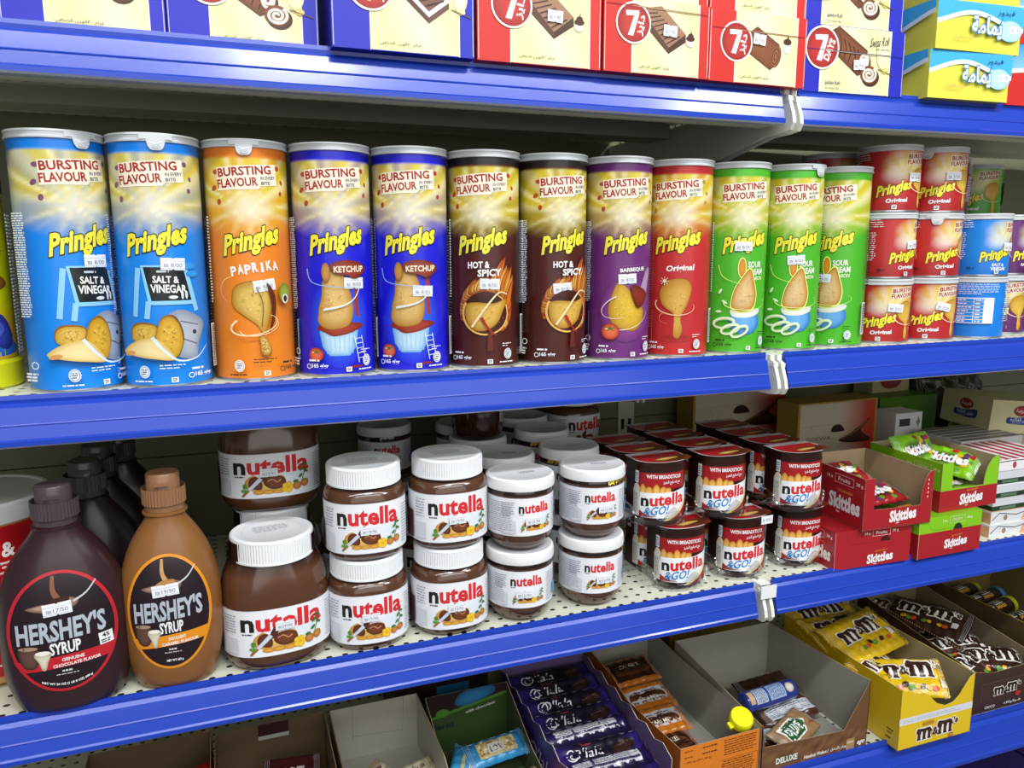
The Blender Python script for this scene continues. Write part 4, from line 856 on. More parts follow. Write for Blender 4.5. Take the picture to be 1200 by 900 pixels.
# ------------------------------------------------------------------ breadstick and spread snack cups in clear trays
def dpt(i, N, a, dpth, k=1):     # D outline: flat at the back (y=dpth), bowed front
    pass
CW, CDp, CH = .0315, .045, .0765
def dmap(seg=40):
    P = [(-CW, CDp)]
    for i in range(seg + 1):
        t = pi * i / seg; e = 2 / 2.25; c, sn = -cos(t), sin(t); P.append((CW * math.copysign(abs(c) ** e, c), .016 - .016 * abs(sn) ** e if False else .0235 * (1 - abs(sn) ** e)))
    P.append((CW, CDp)); return P
DP = dmap(); DD = [0]
for i in range(len(DP) - 1): DD.append(DD[-1] + sqrt((DP[i + 1][0] - DP[i][0]) ** 2 + (DP[i + 1][1] - DP[i][1]) ** 2))
def dfn(u, v, h):
    d = max(0, min(DD[-1] - 1e-6, u + DD[-1] / 2)); k = 0
    while DD[k + 1] < d: k += 1
    t = (d - DD[k]) / (DD[k + 1] - DD[k]); p, q = DP[k], DP[k + 1]; tx, ty = q[0] - p[0], q[1] - p[1]; l = sqrt(tx * tx + ty * ty); n = (ty / l, -tx / l, 0)
    return (p[0] + tx * t + n[0] * h, p[1] + ty * t + n[1] * h, v), n
def cup_meshes():
    mb = MB(); c = '#2c120c'
    def ringd(k, z): return [(x * k, .022 + (y - .022) * k, z) for x, y in DP]
    lv = [(.86, 0), (.93, .004), (.985, .006), (.985, CH - .004), (1.0, CH - .003), (1.02, CH - .002), (1.02, CH - .0005)]
    for (k0, z0), (k1, z1) in zip(lv, lv[1:]):
        A, B = ringd(k0, z0), ringd(k1, z1); L = len(A)
        for i in range(L): j = (i + 1) % L; mb.q([A[i], A[j], B[j], B[i]], c)
    mb.q(ringd(.86, 0)[::-1], c); mb.q(ringd(1.02, CH - .0005), '#9aa0a0')
    body = mb.mesh('cup_body', 'plastic')
    cv = Canvas(); cv.at(-.005, 0, .97, 1); H0 = .008; T = CH - .010; cv.rect(-.052, H0, .052, T, '#2c120c')
    cv.rect(-.0325, .044, .036, T - .003, '#a5121c'); cv.rect(-.040, .050, -.0335, T - .002, '#e6e8ea'); cv.dashes(-.0395, .0515, -.034, T - .004, 4, '#6a88b0', .5)
    cv.rect(.030, .008, .052, T - .002, '#3a1712')
    cv.blob([(-.043, .038), (-.041, .046), (-.036, .0495), (-.032, .046), (-.031, .038)], '#e6dcc4')
    cv.rect(-.043, .0105, -.031, .042, '#e8e6de'); cv.dashes(-.042, .013, -.033, .038, 12, '#8a8680', .4, 3); cv.ring(-.037, .033, .003, .003, .0006, '#8ab4d8')
    for i, x in enumerate((-.027, -.0195, -.0105, -.0025, .0035)): cv.blob([(x - .0042, .034), (x - .0043, .044 + (.002 if i == 2 else 0)), (x, .0485 + (.004, .001, .004, .001, -.001)[i] - .002), (x + .0043, .044), (x + .0042, .034)], '#f0c060', '#c07a20')
    cv.poly([(-.031, .0105), (.026, .0075), (.037, .019), (.037, .0505), (.03, .043), (.012, .040), (-.031, .040)], '#f2f4f6')
    cv.text('WITH BREADSTICKS', -.0005, .0590, .045, .0046, '#f6ecec', .035, sky=-.03); cv.text(ar('مع اصابع الخبز'), .009, .0515, .024, .0052, '#f6ecec', .03)
    cv.text('nutella', -.0005, .0315, .057, .0145, '#d8232a', .034, sky=.04, first='#151210')
    cv.dashes(-.029, .0235, -.018, .0248, 1, '#333333', .6); cv.dashes(.01, .0235, .022, .0245, 1, '#888888', .6)
    cv.text('&GO!', -.010, .0185, .030, .0105, '#1584d0', .02, slant=.25, sky=.08)
    cv.poly([(-.031, .0105), (-.031, .0185), (-.021, .0125), (-.008, .0115)], '#a5121c')
    cv.blob([(-.002, .006), (.012, .012), (.026, .022), (.037, .031), (.037, .024), (.027, .013), (.014, .0065)], '#f0dfa0'); cv.blob([(.006, .006), (.018, .011), (.03, .02), (.037, .026), (.037, .02), (.026, .009)], '#a5121c'); cv.blob([(.012, .0045), (.026, .0085), (.037, .017), (.037, .008)], '#4a1c14')
    mb = MB(); mb.canvas(cv, dfn, DD[-1] / 44); lab = mb.mesh('printed_label', 'label')
    cv.pop(); cv = Canvas(); o = [(x * 1.04, .022 + (y - .022) * 1.05) for x, y in DP]; cv.poly(o, '#b01c24'); cv.line(o + [o[0]], .0022, '#d8d4d4'); cv.poly([(-CW, CDp + .001), (CW, CDp + .001), (CW, CDp - .006), (-CW, CDp - .008)], '#d9d4d2')
    cv.text('nutella', 0, CDp - .0035, .026, .0032, '#2a50a8', .03); cv.blob([(-.014, .010), (.004, .022), (.034, .024), (.034, .008), (.01, .002)], '#4a1c10', '#7a3a1c'); cv.blob([(-.012, .012), (.0, .017), (.018, .018), (.012, .012), (-.004, .008)], '#e6c070', '#b87a28'); cv.line([(0, .010), (.02, .016)], .003, '#d8a850')
    mb = MB(); mb.canvas(cv, planemap((0, 0, CH), (1, 0, 0), (0, 1, 0))); mb.q([(x, y, CH - .0006) for x, y in o], '#8a8e92'); lidm = mb.mesh('foil_lid', 'foil')
    return body, lab, lidm
CUP = cup_meshes()
cup0 = None
def cup(label, x, y, z, rz=0, bay=False):
    global cup0
    if cup0 is None:
        t = thing('snack_cup', label, 'snack cup', (x, y, z), rz, 'breadstick and spread snack cups', bay)
        link('cup_body', CUP[0], t); link('printed_label', CUP[1], t); link('foil_lid', CUP[2], t); cup0 = t; return t
    return copy_tree(cup0, label, (x, y, z), rz, None, bay)
PITCH = .0485
def tray(label, cols, y0, z, rows):
    """clear blister tray: sheet with a scalloped pocket round each cup"""
    xs = [c[0] for c in cols]; x0, x1 = min(xs) - .040, max(xs) + .040; cx = (x0 + x1) / 2
    t = thing('blister_tray', label, 'tray', (cx, y0, z), 0, 'clear plastic trays round the snack cups', False)
    for (x, yo) in cols:
        for r_ in range(rows):
            mb = MB(); yy = yo - y0 + r_ * PITCH; Q = [((px * 1.10 + x - cx), (.022 + (py - .022) * 1.16) + yy) for px, py in DP]
            for i in range(len(Q) - 1):
                if r_ and (i < 4 or i > len(Q) - 6): continue
                h0 = .016 + .007 * cos(i * .55); h1 = .016 + .007 * cos((i + 1) * .55)
                a, b = Q[i], Q[i + 1]; mb.q([(a[0] * 1, a[1], .0008), (b[0] * 1, b[1], .0008), (b[0], b[1], h1), (a[0], a[1], h0)], '#ffffff')
                da = ((a[0] - (x - cx)), (a[1] - yy - .02)); db = ((b[0] - (x - cx)), (b[1] - yy - .02)); e = .07
                mb.q([(a[0], a[1], h0), (b[0], b[1], h1), (b[0] + db[0] * e, b[1] + db[1] * e, h1 - .0008), (a[0] + da[0] * e, a[1] + da[1] * e, h0 - .0008)], '#ffffff')
            mb.obj('pocket', 'clear', t)
    f = [(x - cx, yo - y0) for x, yo in cols]
    for i in range(len(cols) - 1):
        (xa, ya), (xb, yb) = f[i], f[i + 1]; mb = MB()
        mb.q([(xa + .036, ya - .001, .012), (xb - .036, yb - .001, .012), (xb - .036, yb + .012, .014), (xa + .036, ya + .012, .014)], '#ffffff'); mb.obj('rim', 'clear', t)
    xa, ya = f[0]; mb = MB(); mb.q([(xa - .043, ya + .2, .0005), (xa - .043, ya + .01, .0005), (xa - .043, ya + .01, .014), (xa - .043, ya + .2, .014)], '#ffffff'); mb.obj('side_rim', 'clear', t)
    return t
lowc = [(.4965, .016), (.5860, .018), (.6760, .019)]; topc = [(.4720, .026), (.5570, .024), (.6610, .010)]
cn = ['nearest the small jars', 'in the middle column', 'beside the red cartons']; rn_ = ['at the front', 'second from the front', 'third from the front', 'at the back']
zt = zj + CH + .0035
for lname, cs, z0, rws in (('lower layer', lowc, zj + .0008, (2, 2, 2)), ('upper layer', topc, zt, (3, 4, 4))):
    for ci, (x, y) in enumerate(cs):
        for r_ in range(rws[ci]):
            zz = z0 - (.0 if not (lname[0] == 'u' and ci == 2) else .002)
            cup('breadstick snack cup, %s, %s, %s' % (lname, cn[ci], rn_[r_]), x - .002 * r_, y + r_ * PITCH, zz, .0)
tray('clear scalloped plastic tray round the lower layer of snack cups', lowc, .01, zj + .0002, 2)
tray('clear scalloped plastic tray round the upper layer of snack cups', topc, .01, zt - .0006, 3)
t = thing('price_tag', 'small white price tag on the clear tray between cup layers', 'price tag', (.600, .0085, zt - .004), .05, None, False)
cv = Canvas(); cv.rect(-.0085, -.005, .0085, .005, '#eef0f2'); cv.text('₪ 4/50', 0, 0, .013, .004, '#7a8090', 0); mb = MB(); mb.canvas(cv, planemap((0, 0, 0), (1, 0, 0), (0, 0, 1))); mb.box(-.0085, 0.0001, -.005, .0085, .0005, .005, '#eef0f2'); mb.obj('printed_face', 'paper', t)
# ------------------------------------------------------------------ cake roll boxes on the upper shelf
def swirlroll(cv, x, y, rx, ry, ch='#7a4628'):
    cv.ell(x + .002, y - .0022, rx * 1.02, ry * 1.05, '#6a3a20', '#3c1c0e'); cv.ell(x, y, rx, ry, '#8a5232', ch); pts = []
    for i in range(46):
        t = i / 45 * 4.3 * pi; k = .12 + .74 * i / 45; pts.append((x + cos(t) * rx * k, y + sin(t) * ry * k))
    cv.line(pts, .0019, '#f6ecd8', .0022)
def cake(cv, kind):
    if kind == 'roll':
        cv.poly([(-.030, .026), (-.022, .030), (.010, .012), (.009, -.006), (.0, -.010), (-.030, .010)], '#8a522e', '#63361a')
        for k in range(7): cv.line([(-.027 + k * .0052, .026 - k * .0028), (-.024 + k * .0052, .018 - k * .0028), (-.026 + k * .005, .009 - k * .0028)], .0009, '#3a1c10', smooth=3)
        swirlroll(cv, .006, .003, .006, .0085); swirlroll(cv, .0125, -.008, .0095, .0075)
        cv.ell(.027, .010, .007, .013, '#f2efc8', '#ece9a8'); cv.ell(.030, -.004, .0035, .0025, '#f0dc8a', '#d8c060'); cv.line([(.022, -.003), (.040, -.0075)], .0007, '#5a4a20')
    elif kind == 'slab':
        cv.poly([(-.030, .026), (-.008, .030), (.018, .008), (.000, -.005)], '#a37a5c'); cv.poly([(-.030, .026), (.000, -.005), (.000, -.0105), (-.030, .016)], '#5c3a28'); cv.poly([(.000, -.005), (.018, .008), (.018, .001), (.000, -.0105)], '#4a2c1e')
        for k in range(8): cv.line([(-.026 + k * .0034, .022 - k * .0034), (-.012 + k * .0034, .024 - k * .0026)], .0011, '#4c2a1a')
        cv.ell(.023, .001, .0048, .0042, '#f4efe6', '#cfc6b8'); cv.ell(.023, .0045, .0046, .0026, '#4a2416'); cv.ell(.0232, .007, .003, .0022, '#4a2416'); cv.line([(.0232, .008), (.024, .0115)], .0016, '#4a2416', .0003)
    elif kind == 'sandwich':
        cv.poly([(-.028, .030), (-.008, .034), (.024, .010), (.008, -.002)], '#7a5242')
        cv.poly([(-.028, .030), (.008, -.002), (.008, -.006), (-.028, .026)], '#eef0f4'); cv.poly([(.008, -.002), (.024, .010), (.024, .006), (.008, -.006)], '#f6f6fa'); cv.poly([(-.028, .026), (.008, -.006), (.008, -.0105), (-.028, .021)], '#5a3a30'); cv.poly([(.008, -.006), (.024, .006), (.024, .0015), (.008, -.0105)], '#6a463a')
        for k in range(8): cv.line([(-.022 + k * .004, .026 - k * .0034), (-.008 + k * .004, .029 - k * .0032)], .0011, '#43281e')
        cv.ell(.033, .012, .006, .013, '#f4f0d8', '#ebe6a6'); cv.ell(.034, .000, .003, .0022, '#f0e0a0'); cv.line([(.026, .001), (.042, -.004)], .0007, '#5a4a20')
    else:
        cv.poly([(-.026, .020), (-.014, .028), (.012, .014), (.010, -.004), (.002, -.010), (-.024, .004)], '#8e5430', '#6e3c1e'); cv.ell(.008, .003, .0062, .0105, '#a8683a', '#7a4422', rot=-14); cv.ring(.008, .003, .0036, .007, .001, '#5a3018', rot=-14); cv.ring(.008, .003, .0016, .0035, .001, '#5a3018', rot=-14)
        cv.ell(.021, .012, .0048, .006, '#f4efe6', '#cfc6b8'); cv.ell(.021, .017, .0046, .003, '#4a2416'); cv.line([(.021, .018), (.022, .0235)], .003, '#4a2416', .0003)
def rollbox(label, x0, x1, yf, z, h, col, kind, english=False, stick=None, flap=None, title=None, edge=.012, depth=.16, frac=.26, bay=None, dy=0, wt='٣٠٠'):
    w = x1 - x0; t = thing('cake_box', label, 'box', (x0, yf, z), 0, 'boxes of cake rolls on the upper shelf', bay)
    dk = mixc(col, '#000000', .35); mb = MB(); mb.box(0, 0, 0, w, depth, h, col, {'u': dk, 'l': mixc(col, '#000010', .12), 't': '#e6e0a8'})
    mb.box(.0008, -.0004, h * .02, .0016, -.0002, h * .98, mixc(col, '#ffffff', .5)); mb.box(w - .0016, -.0004, h * .02, w - .0008, -.0002, h * .98, mixc(col, '#ffffff', .5))
    mb.obj('carton', 'card', t)
    cv = Canvas(); cx0, cx1 = w * frac, w - edge
    cv.grid(cx0, .0006, cx1, h, 10, 8, lambda u, v: mixc('#ece6a6', '#f3f0c4', .5 + .5 * sin(u * 90 + v * 40))); cv.rect(cx0 - .0004, 0, cx0 + .0004, h, '#f6f4e4'); cv.rect(cx1 - .0004, 0, cx1 + .0006, h, '#f6f4e4')
    cc = (cx0 + cx1) / 2
    cv.at(cc + .003, h * .46 + dy, w / .110); cake(cv, kind); cv.pop()
    ry = h * .46 + dy + .014; rr = .0185 * w / .125; rx = cx0 + .001
    cv.ell(rx, ry, rr * 1.1, rr * 1.1, '#f4ece0', n=36); cv.ell(rx, ry, rr, rr, '#c8322a', '#9a1a18', n=36)
    cv.poly([(rx - rr * .5, ry + rr * .62), (rx + rr * .32, ry + rr * .66), (rx + rr * .34, ry + rr * .5), (rx - rr * .02, ry - rr * .68), (rx - rr * .34, ry - rr * .64), (rx + rr * .02, ry + rr * .38), (rx - rr * .46, ry + rr * .36)], '#f8f4f0')
    if english: cv.text('DAYS', rx + rr * .46, ry - rr * .08, rr * 1.15, rr * .42, '#f8f4f0', .045, rot=68)
    else: cv.text(ar('دايز'), rx + rr * .48, ry - rr * .1, rr * 1.1, rr * .5, '#f8f4f0', .03, rot=78)
    if english:
        cv.text('Jumbo Roll', cx0 + .017, h * .125 + .0015, .020, .0046, '#2c3a6a', .012); cv.text('Net Weight 330g', cx0 + .0165, h * .045 + .0015, .019, .0026, '#4a5470', .0)
        cv.text('Swiss Roll', cx1 - .0165, h - .0125, .026, .0095, '#1c1c3c', .0, slant=.2, sky=.12); cv.text('with vanilla filling', cx1 - .012, h - .0205, .02, .0026, '#4a4a50', .0)
    else: cv.text(ar('الوزن الصافي، ') + wt + ar(' غرام'), cx0 + .0255 * w / .125, h * .09, .038 * w / .125, .0036, '#3a3420', .0)
    if title: cv.text(ar(title), cx1 - .022, h - .011, .022, .018, '#c03a2a', .005); cv.dashes(cx1 - .032, h - .0235, cx1 - .012, h - .0215, 1, '#4a4030', .6)
    if flap: cv.line([(w * .02, flap[0]), (w * .98, flap[1])], .0007, mixc(col, '#000000', .5)); cv.line([(cx0, flap[0] - .0005), (cx1, flap[1] - .0005)], .0005, '#b8b080')
    pm = planemap((0, 0, 0), (1, 0, 0), (0, 0, 1)); lb = MB(); lb.canvas(cv, pm); lb.obj('printed_front', 'card', t)
    if stick: sticker(t, pm, cc + stick[0], h * .46 + stick[1], .0155, .0105, '₪ 7/90', stick[2])
    return t
zu = LEV['upper'] + .0002
BL, RD = '#2026b8', '#d2281f'
rollbox('blue cake box at the left end of the upper shelf, cut by the photo edge', -.268, -.1475, .004, zu, .0695, BL, 'roll')
rollbox('blue cake roll box on the upper shelf, second from the left', -.1465, -.0300, .004, zu, .0695, BL, 'roll', dy=.010, stick=(.008, .012, 0))
rollbox('blue cake roll box on the upper shelf, third from the left, beside the overhanging one', -.0290, .0925, .010, zu, .0695, BL, 'roll', dy=.004, stick=(.006, .016, 0), frac=.27, edge=.014)
rollbox('blue box of cream sandwich cakes overhanging the rail beside the red boxes', .1000, .2265, -.016, zu, .0695, BL, 'sandwich', frac=.26, edge=.014, dy=.006)
rollbox('red cake box with a brownie slab, nearest the blue boxes', .2300, .3545, -.014, zu, .0695, RD, 'slab', stick=(.004, .012, -3), dy=.004, flap=(.066, .0665))
rollbox('red cake box with a brownie slab, middle of the three red boxes', .3570, .4755, -.015, zu, .0695, RD, 'slab', stick=(.004, .010, -3), dy=.0, flap=(.062, .0605))
rollbox('red cake box with a chocolate roll, nearest the bay joint', .4775, .5985, -.013, zu, .0695, RD, 'log', stick=(-.010, .012, -5), flap=(.052, .051), title=None, dy=-.006, bay=False, wt='٢٤٠')
rollbox('blue jumbo swiss roll box, lower of two, right of the joint', .6065, .7450, -.003, zu, .0695, BL, 'roll', True, (.004, -.001, 3), (.044, .043), frac=.165, edge=.020)
for i, (x0, x1, y0, c, k, l) in enumerate(((-.268, -.150, .006, BL, 'roll', 'blue cake box in the second layer at the left end'), (-.1465, -.032, .008, BL, 'roll', 'blue cake box in the second layer, second from the left'), (-.0290, .0910, .012, BL, 'roll', 'blue cake box in the second layer, third from the left'),
        (.1010, .2260, -.012, BL, 'sandwich', 'blue cake box in the second layer above the overhanging one'), (.2310, .3540, -.010, RD, 'slab', 'red cake box in the second layer above the first red one'), (.3580, .4750, -.012, RD, 'slab', 'red cake box in the second layer above the middle red one'))):
    rollbox(l, x0, x1, y0, zu + .0697, .0695, c, k)
rollbox('red chocolate roll box on top of another, nearest the bay joint', .4780, .5975, -.010, zu + .0697, .0695, RD, 'log', title='رول', bay=False)
rollbox('blue jumbo swiss roll box on top of the other, right of the joint', .6060, .7400, -.002, zu + .0697, .0695, BL, 'roll', True, frac=.165, edge=.020)
def sandbox(label, x, yf, lvl, w=.125, rz=0, side=.052):
    h = .0525; t = thing('biscuit_box', label, 'box', (x, yf, zu + lvl * (h + .0003)), rz, 'yellow and sky blue boxes at the top right', True); depth = .15
    f = lambda w_: (lambda u, v: (lambda e: '#43b4ea' if v > e + .004 else ('#e8f2f4' if v > e else '#e8e052'))(h * .60 + h * .16 * sin(u / w_ * 6.2 + .6)))
    def cut(cv, W, ph):
        N = 40; up = []; lo = []
        for i in range(N + 1): u = W * i / N; e = h * .60 + h * .14 * sin(i / N * 5.4 + ph); up.append((u, e + .005)); lo.append((u, e))
        cv.rect(0, 0, W, h, '#e6de50')
        for i in range(N): cv.poly([up[i], up[i + 1], (up[i + 1][0], h), (up[i][0], h)], '#46b6ec'); cv.poly([lo[i], lo[i + 1], up[i + 1], up[i]], '#e4f0f6')
    mb = MB(); mb.box(0, 0, 0, w, depth, h, '#e6de50', {'t': '#46b6ec', 'u': '#b8b040', 'b': '#46b6ec'})
    cv = Canvas(); cut(cv, w, 5.6); cv.ell(w * .84, h * .47, w * .145, h * .22, '#c4e4f4', '#a8d8f2')
    cv.text(ar('يمامة'), w * .56, h * .50, w * .36, h * .44, '#f4fbff', .03, out='#2a86c4', ob=.05); cv.text(ar('فيدور'), w * .78, h * .83, w * .2, h * .13, '#1c2a5a', .0); cv.text(ar('كيك بالفانيلا'), w * .30, h * .26, w * .22, h * .1, '#e0905a', .0); cv.rect(w * .84, h * .42, w * .97, h * .58, '#eef2f6'); cv.text('₪ 7/90', w * .905, h * .5, w * .1, h * .08, '#8a90a0', 0)
    mb.canvas(cv, planemap((0, 0, 0), (1, 0, 0), (0, 0, 1)))
    cv = Canvas(); cut(cv, depth, 2); mb.canvas(cv, planemap((0, depth, 0), (0, -1, 0), (0, 0, 1)))
    mb.obj('printed_carton', 'card', t); return t
sandbox('yellow and sky blue biscuit box on the upper shelf, bottom of the stack', .7715, -.018, 0, .123)
sandbox('yellow and sky blue biscuit box, middle of the top right stack', .7745, -.021, 1, .128)
sandbox('yellow and sky blue biscuit box, topmost at the top right', .7740, -.018, 2, .126)
for lvl, l in ((0, 'red and blue carton at the top right edge, lower one'), (1, 'red and blue carton at the top right edge, upper one')):
    t = thing('biscuit_box', l, 'box', (.9045, -.012, zu + lvl * .0705), 0, 'red and blue cartons at the right edge', True); mb = MB(); mb.box(0, 0, 0, .12, .15, .070, '#cf2a26', {'t': '#4aa8e0'}); cv = Canvas(); cv.rect(0, .040, .12, .070, '#8cc8ea', '#3a9ad8'); cv.poly([(0, .036), (.12, .048), (.12, .054), (0, .041)], '#f0f2f4'); mb.canvas(cv, planemap((0, 0, 0), (1, 0, 0), (0, 0, 1))); mb.obj('printed_carton', 'card', t)
# ------------------------------------------------------------------ soft bags, bars and open cartons
def bag(name, label, cat, loc, w, h, t, col, art=None, yaw=0, tilt=0, roll=0, group=None, bay=None, mat='foil', seed=1, end='x', flat=3.2, back=None):
    rn = random.Random(seed); ph = [rn.uniform(0, 6.28) for _ in range(6)]
    def hgt(u, v):
        a = max(0, 1 - abs(2 * u / w) ** flat); b = max(0, 1 - abs(2 * v / h) ** flat)
        return t * (a * b) ** .55 * (1 + .10 * sin(u * 190 + ph[0]) * sin(v * 160 + ph[1])) + .0006 * sin(u * 420 + ph[2] + v * 130) + .0008 * sin(v * 330 + ph[3])
    def top(u, v, e):
        p = Vector((u, v, hgt(u, v))); a = Vector((2e-4, 0, hgt(u + 1e-4, v) - hgt(u - 1e-4, v))); b = Vector((0, 2e-4, hgt(u, v + 1e-4) - hgt(u, v - 1e-4))); n = a.cross(b).normalized(); return p + n * (e + .0001), n
    mb = MB(); cv = Canvas(); NX, NY = max(6, int(w / .0042)), max(5, int(h / .0042)); cv.grid(-w / 2, -h / 2, w / 2, h / 2, NX, NY, lambda u, v: mixc(col, '#000000', .12 * (.5 + .5 * sin(u * 90 + v * 60 + ph[4]))))
    cv.L = 9
    if art: art(cv)
    for s_ in (-1, 1):      # crimped ends
        for k in range(4):
            x = s_ * (w / 2 - .0012 - .0018 * k)
            if end == 'x': cv.rect(x - .0003, -h / 2, x + .0003, h / 2, mixc(col, '#ffffff', .25))
    cv.P = [p for p in cv.P if all(abs(q[0]) <= w / 2 + 1e-6 and abs(q[1]) <= h / 2 + 1e-6 for q in p[0])] if False else cv.P
    mb.canvas(cv, top, w / NX, h / NY, [(0, -w / 2, True), (0, w / 2, False), (1, -h / 2, True), (1, h / 2, False)])
    bc = back or mixc(col, '#000000', .3)
    for i in range(NX):
        for j in range(NY):
            u0, u1 = -w / 2 + w * i / NX, -w / 2 + w * (i + 1) / NX; v0, v1 = -h / 2 + h * j / NY, -h / 2 + h * (j + 1) / NY
            mb.q([(u0, v0, -.5 * hgt(u0, v0)), (u0, v1, -.5 * hgt(u0, v1)), (u1, v1, -.5 * hgt(u1, v1)), (u1, v0, -.5 * hgt(u1, v0))], bc)
    nz = 11
    for s_ in (-1, 1):
        for k in range(nz):
            v0 = -h / 2 + h * k / nz; v1 = v0 + h / nz; x = s_ * w / 2; mb.q([(x, v0, 0), (x, v1, 0), (x + s_ * .0022, (v0 + v1) / 2, 0)][::s_], col)
    o = mb.obj(name, mat, None); tag(o, label, cat, group)
    b = (loc[0] > JX) if bay is None else bay
    m_ = (place(loc, 0) if b else Matrix.Translation(loc)) @ Matrix.Rotation(RAD(yaw), 4, 'Z') @ Matrix.Rotation(RAD(tilt), 4, 'X') @ Matrix.Rotation(RAD(roll), 4, 'Y')
    o.matrix_world = m_; return o
def tray_carton(label, x0, y0, z, w, d, hf, hb, out, inn, prof=None, front=None, arts={}, rz=0, bay=None, flare=0, backh=None, edge='#b59a78', name='display_carton', th=.0009, group=None, sidetop=None, lcol=None, sideR=None):
    """open display carton: base, back wall, two side walls, cut-down front with printing"""
    t = thing(name, label, 'carton', (x0, y0, z), rz, group, bay); bk = backh or hb
    mb = MB(); mb.box(0, 0, 0, w, d, th, inn); mb.obj('base', 'board', t)
    mb = MB(); mb.panel([(0, 0), (w, 0), (w, bk), (0, bk)], (d - th, d), [inn, out], edge); 
    if 'back' in arts: c = Canvas(); arts['back'](c, w, bk); mb.canvas(c, planemap((0, d - th, 0), (1, 0, 0), (0, 0, 1)))
    mb.obj('back_wall', 'board', t)
    sp = sidetop or [(0, hf), (d * .35, hb), (d, hb)]
    for nm, xx, cols in (('l', 0, [lcol or out, inn]), ('r', w - th, [inn, out])):
        o_ = [(0, 0)] + [(d, 0)] + [(a, b) for a, b in reversed(sideR if (sideR and nm == 'r') else sp)]
        mb = MB(); mb.panel(o_, (xx, xx + th), cols, edge, 'x')
        if nm == 'l' and 'left' in arts: c = Canvas(); arts['left'](c, d, hb); mb.canvas(c, planemap((0, d, 0), (0, -1, 0), (0, 0, 1)))
        if nm == 'r' and 'right' in arts: c = Canvas(); arts['right'](c, d, hb); mb.canvas(c, planemap((w - th, d, 0), (0, -1, 0), (0, 0, 1)))
        mb.obj('side_wall', 'card' if nm == 'l' else 'board', t)
    fo = front or [(0, 0), (w, 0), (w, hf), (0, hf)]
    mb = MB(); mb.panel(fo, (0, th), [out, inn], edge)
    if 'front' in arts: c = Canvas(); arts['front'](c, w, hf); mb.canvas(c, planemap((0, 0, 0), (1, 0, 0), (0, 0, 1)))
    mb.obj('front_panel', 'card', t)
    return t
RC, GC, KR = '#ab1c26', '#86c81a', '#b09a78'
def skit(cv, x, y, w, h, c='#f4f2f2', tag_=True, sky=.06):
    cv.text('Skittles', x, y, w, h, c, .045, sky=sky)
    if tag_: cv.text('TASTE THE RAINBOW', x + w * .02, y + h * .72, w * .5, h * .17, '#e88a30', .02, sky=sky); cv.dashes(x - w * .25, y - h * .72, x - w * .02, y - h * .58, 1, '#e8c8c8', .7)
def packline(cv, x, y, s, flav, c='#f0dada'):
    cv.text('14 x', x - .021 * s, y, .0085 * s, .0042 * s, c, .02); cv.text('38 g', x + .0215 * s, y, .0095 * s, .0044 * s, c, .02)
    for a in ((-.0135, -.0045, .0135, -.0041), (-.0135, .0041, .0135, .0045), (-.0135, -.0045, -.0131, .0045), (.0131, -.0045, .0135, .0045)): cv.rect(x + a[0] * s, y + a[1] * s, x + a[2] * s, y + a[3] * s, c)
    cv.text(flav, x, y, .017 * s, .0042 * s, c, .02)
def closed(label, x, y, w, d, h, low, up, split, flav, rz):
    t = thing('candy_carton', label, 'carton', (x, y, zj + .0002), rz, 'red and green fruit candy cartons', True)
    mb = MB(); mb.box(0, 0, 0, w, d, h, up, {'b': up, 't': mixc(up, '#000000', .2)})
    for pm, W, o in ((planemap((0, 0, 0), (1, 0, 0), (0, 0, 1)), w, 0), (planemap((0, d, 0), (0, -1, 0), (0, 0, 1)), d, 1)):
        cv = Canvas(); cv.rect(0, 0, W, split, low)
        dk = mixc(up, '#000000', .45)
        if not o:
            cv.line([(W * .10, h), (W * .21, split + .003 if low != up else h * .62), (W * .78, (split + .003) if low != up else h * .62)], .0006, dk)
            if low == up: cv.ell(W * .66, h * .64, .0075, .0062, '#4a0c10', n=20, a0=0, a1=360); cv.rect(W * .55, h * .5, W * .77, h * .62, low)
            else: cv.ell(W * .62, split, .0078, .008, '#20300a', n=20); cv.rect(W * .5, 0, W * .74, split, low)
            packline(cv, W * .60, h * .865, 1.0, flav, '#f0e0d8'); skit(cv, W * .60, split * .48 if low != up else h * .20, .040, .0125)
        else: packline(cv, W - .035, h * .82, 1.15, flav, '#f0e0d8'); skit(cv, W - .030, h * .36, .048, .018, sky=0) if low == up else cv.dashes(W - .03, h * .1, W - .012, h * .14, 1, '#f0e0d8')
        cv.line([(.0006, 0), (.0006, h)], .0005, mixc(up, '#ffffff', .35)); mb.canvas(cv, pm)
    mb.obj('printed_carton', 'card', t); return t
closed('closed red fruit candy carton on the shelf, lowest of the red pair', .6935, -.0035, .1165, .10, .050, RC, RC, .05, 'Fruits', RAD(-2.6))
closed('closed carton with lime green top and red base, under the green open one', .8185, -.0155, .1095, .10, .0545, RC, GC, .0335, 'Crazy Sours', RAD(1.0))
def frontU(w, hf, h, lw, rw):   # cut-out front: low middle with posts left and right
    P = [(0, 0), (w, 0), (w, h)]
    for k in range(9): a = k / 8; P.append((w - rw * .25 - rw * .75 * sin(a * pi / 2) ** 1.2, h - .001 - (h - hf) * (1 - cos(a * pi / 2)) ** 1))
    for k in range(5): a = k / 4; P.append((lw + .004 - .004 * sin(a * pi / 2), hf + .004 - .004 * cos(a * pi / 2)))
    P += [(lw, h - .002), (0, h - .002)]; return P
def sk_front(cv, w, h): skit(cv, w * .58, .0155, .042, .0155); [cv.rect(w - .0085, .034 + k * .0055, w - .0072, .0365 + k * .0055, '#f0e4d8') for k in range(5)]
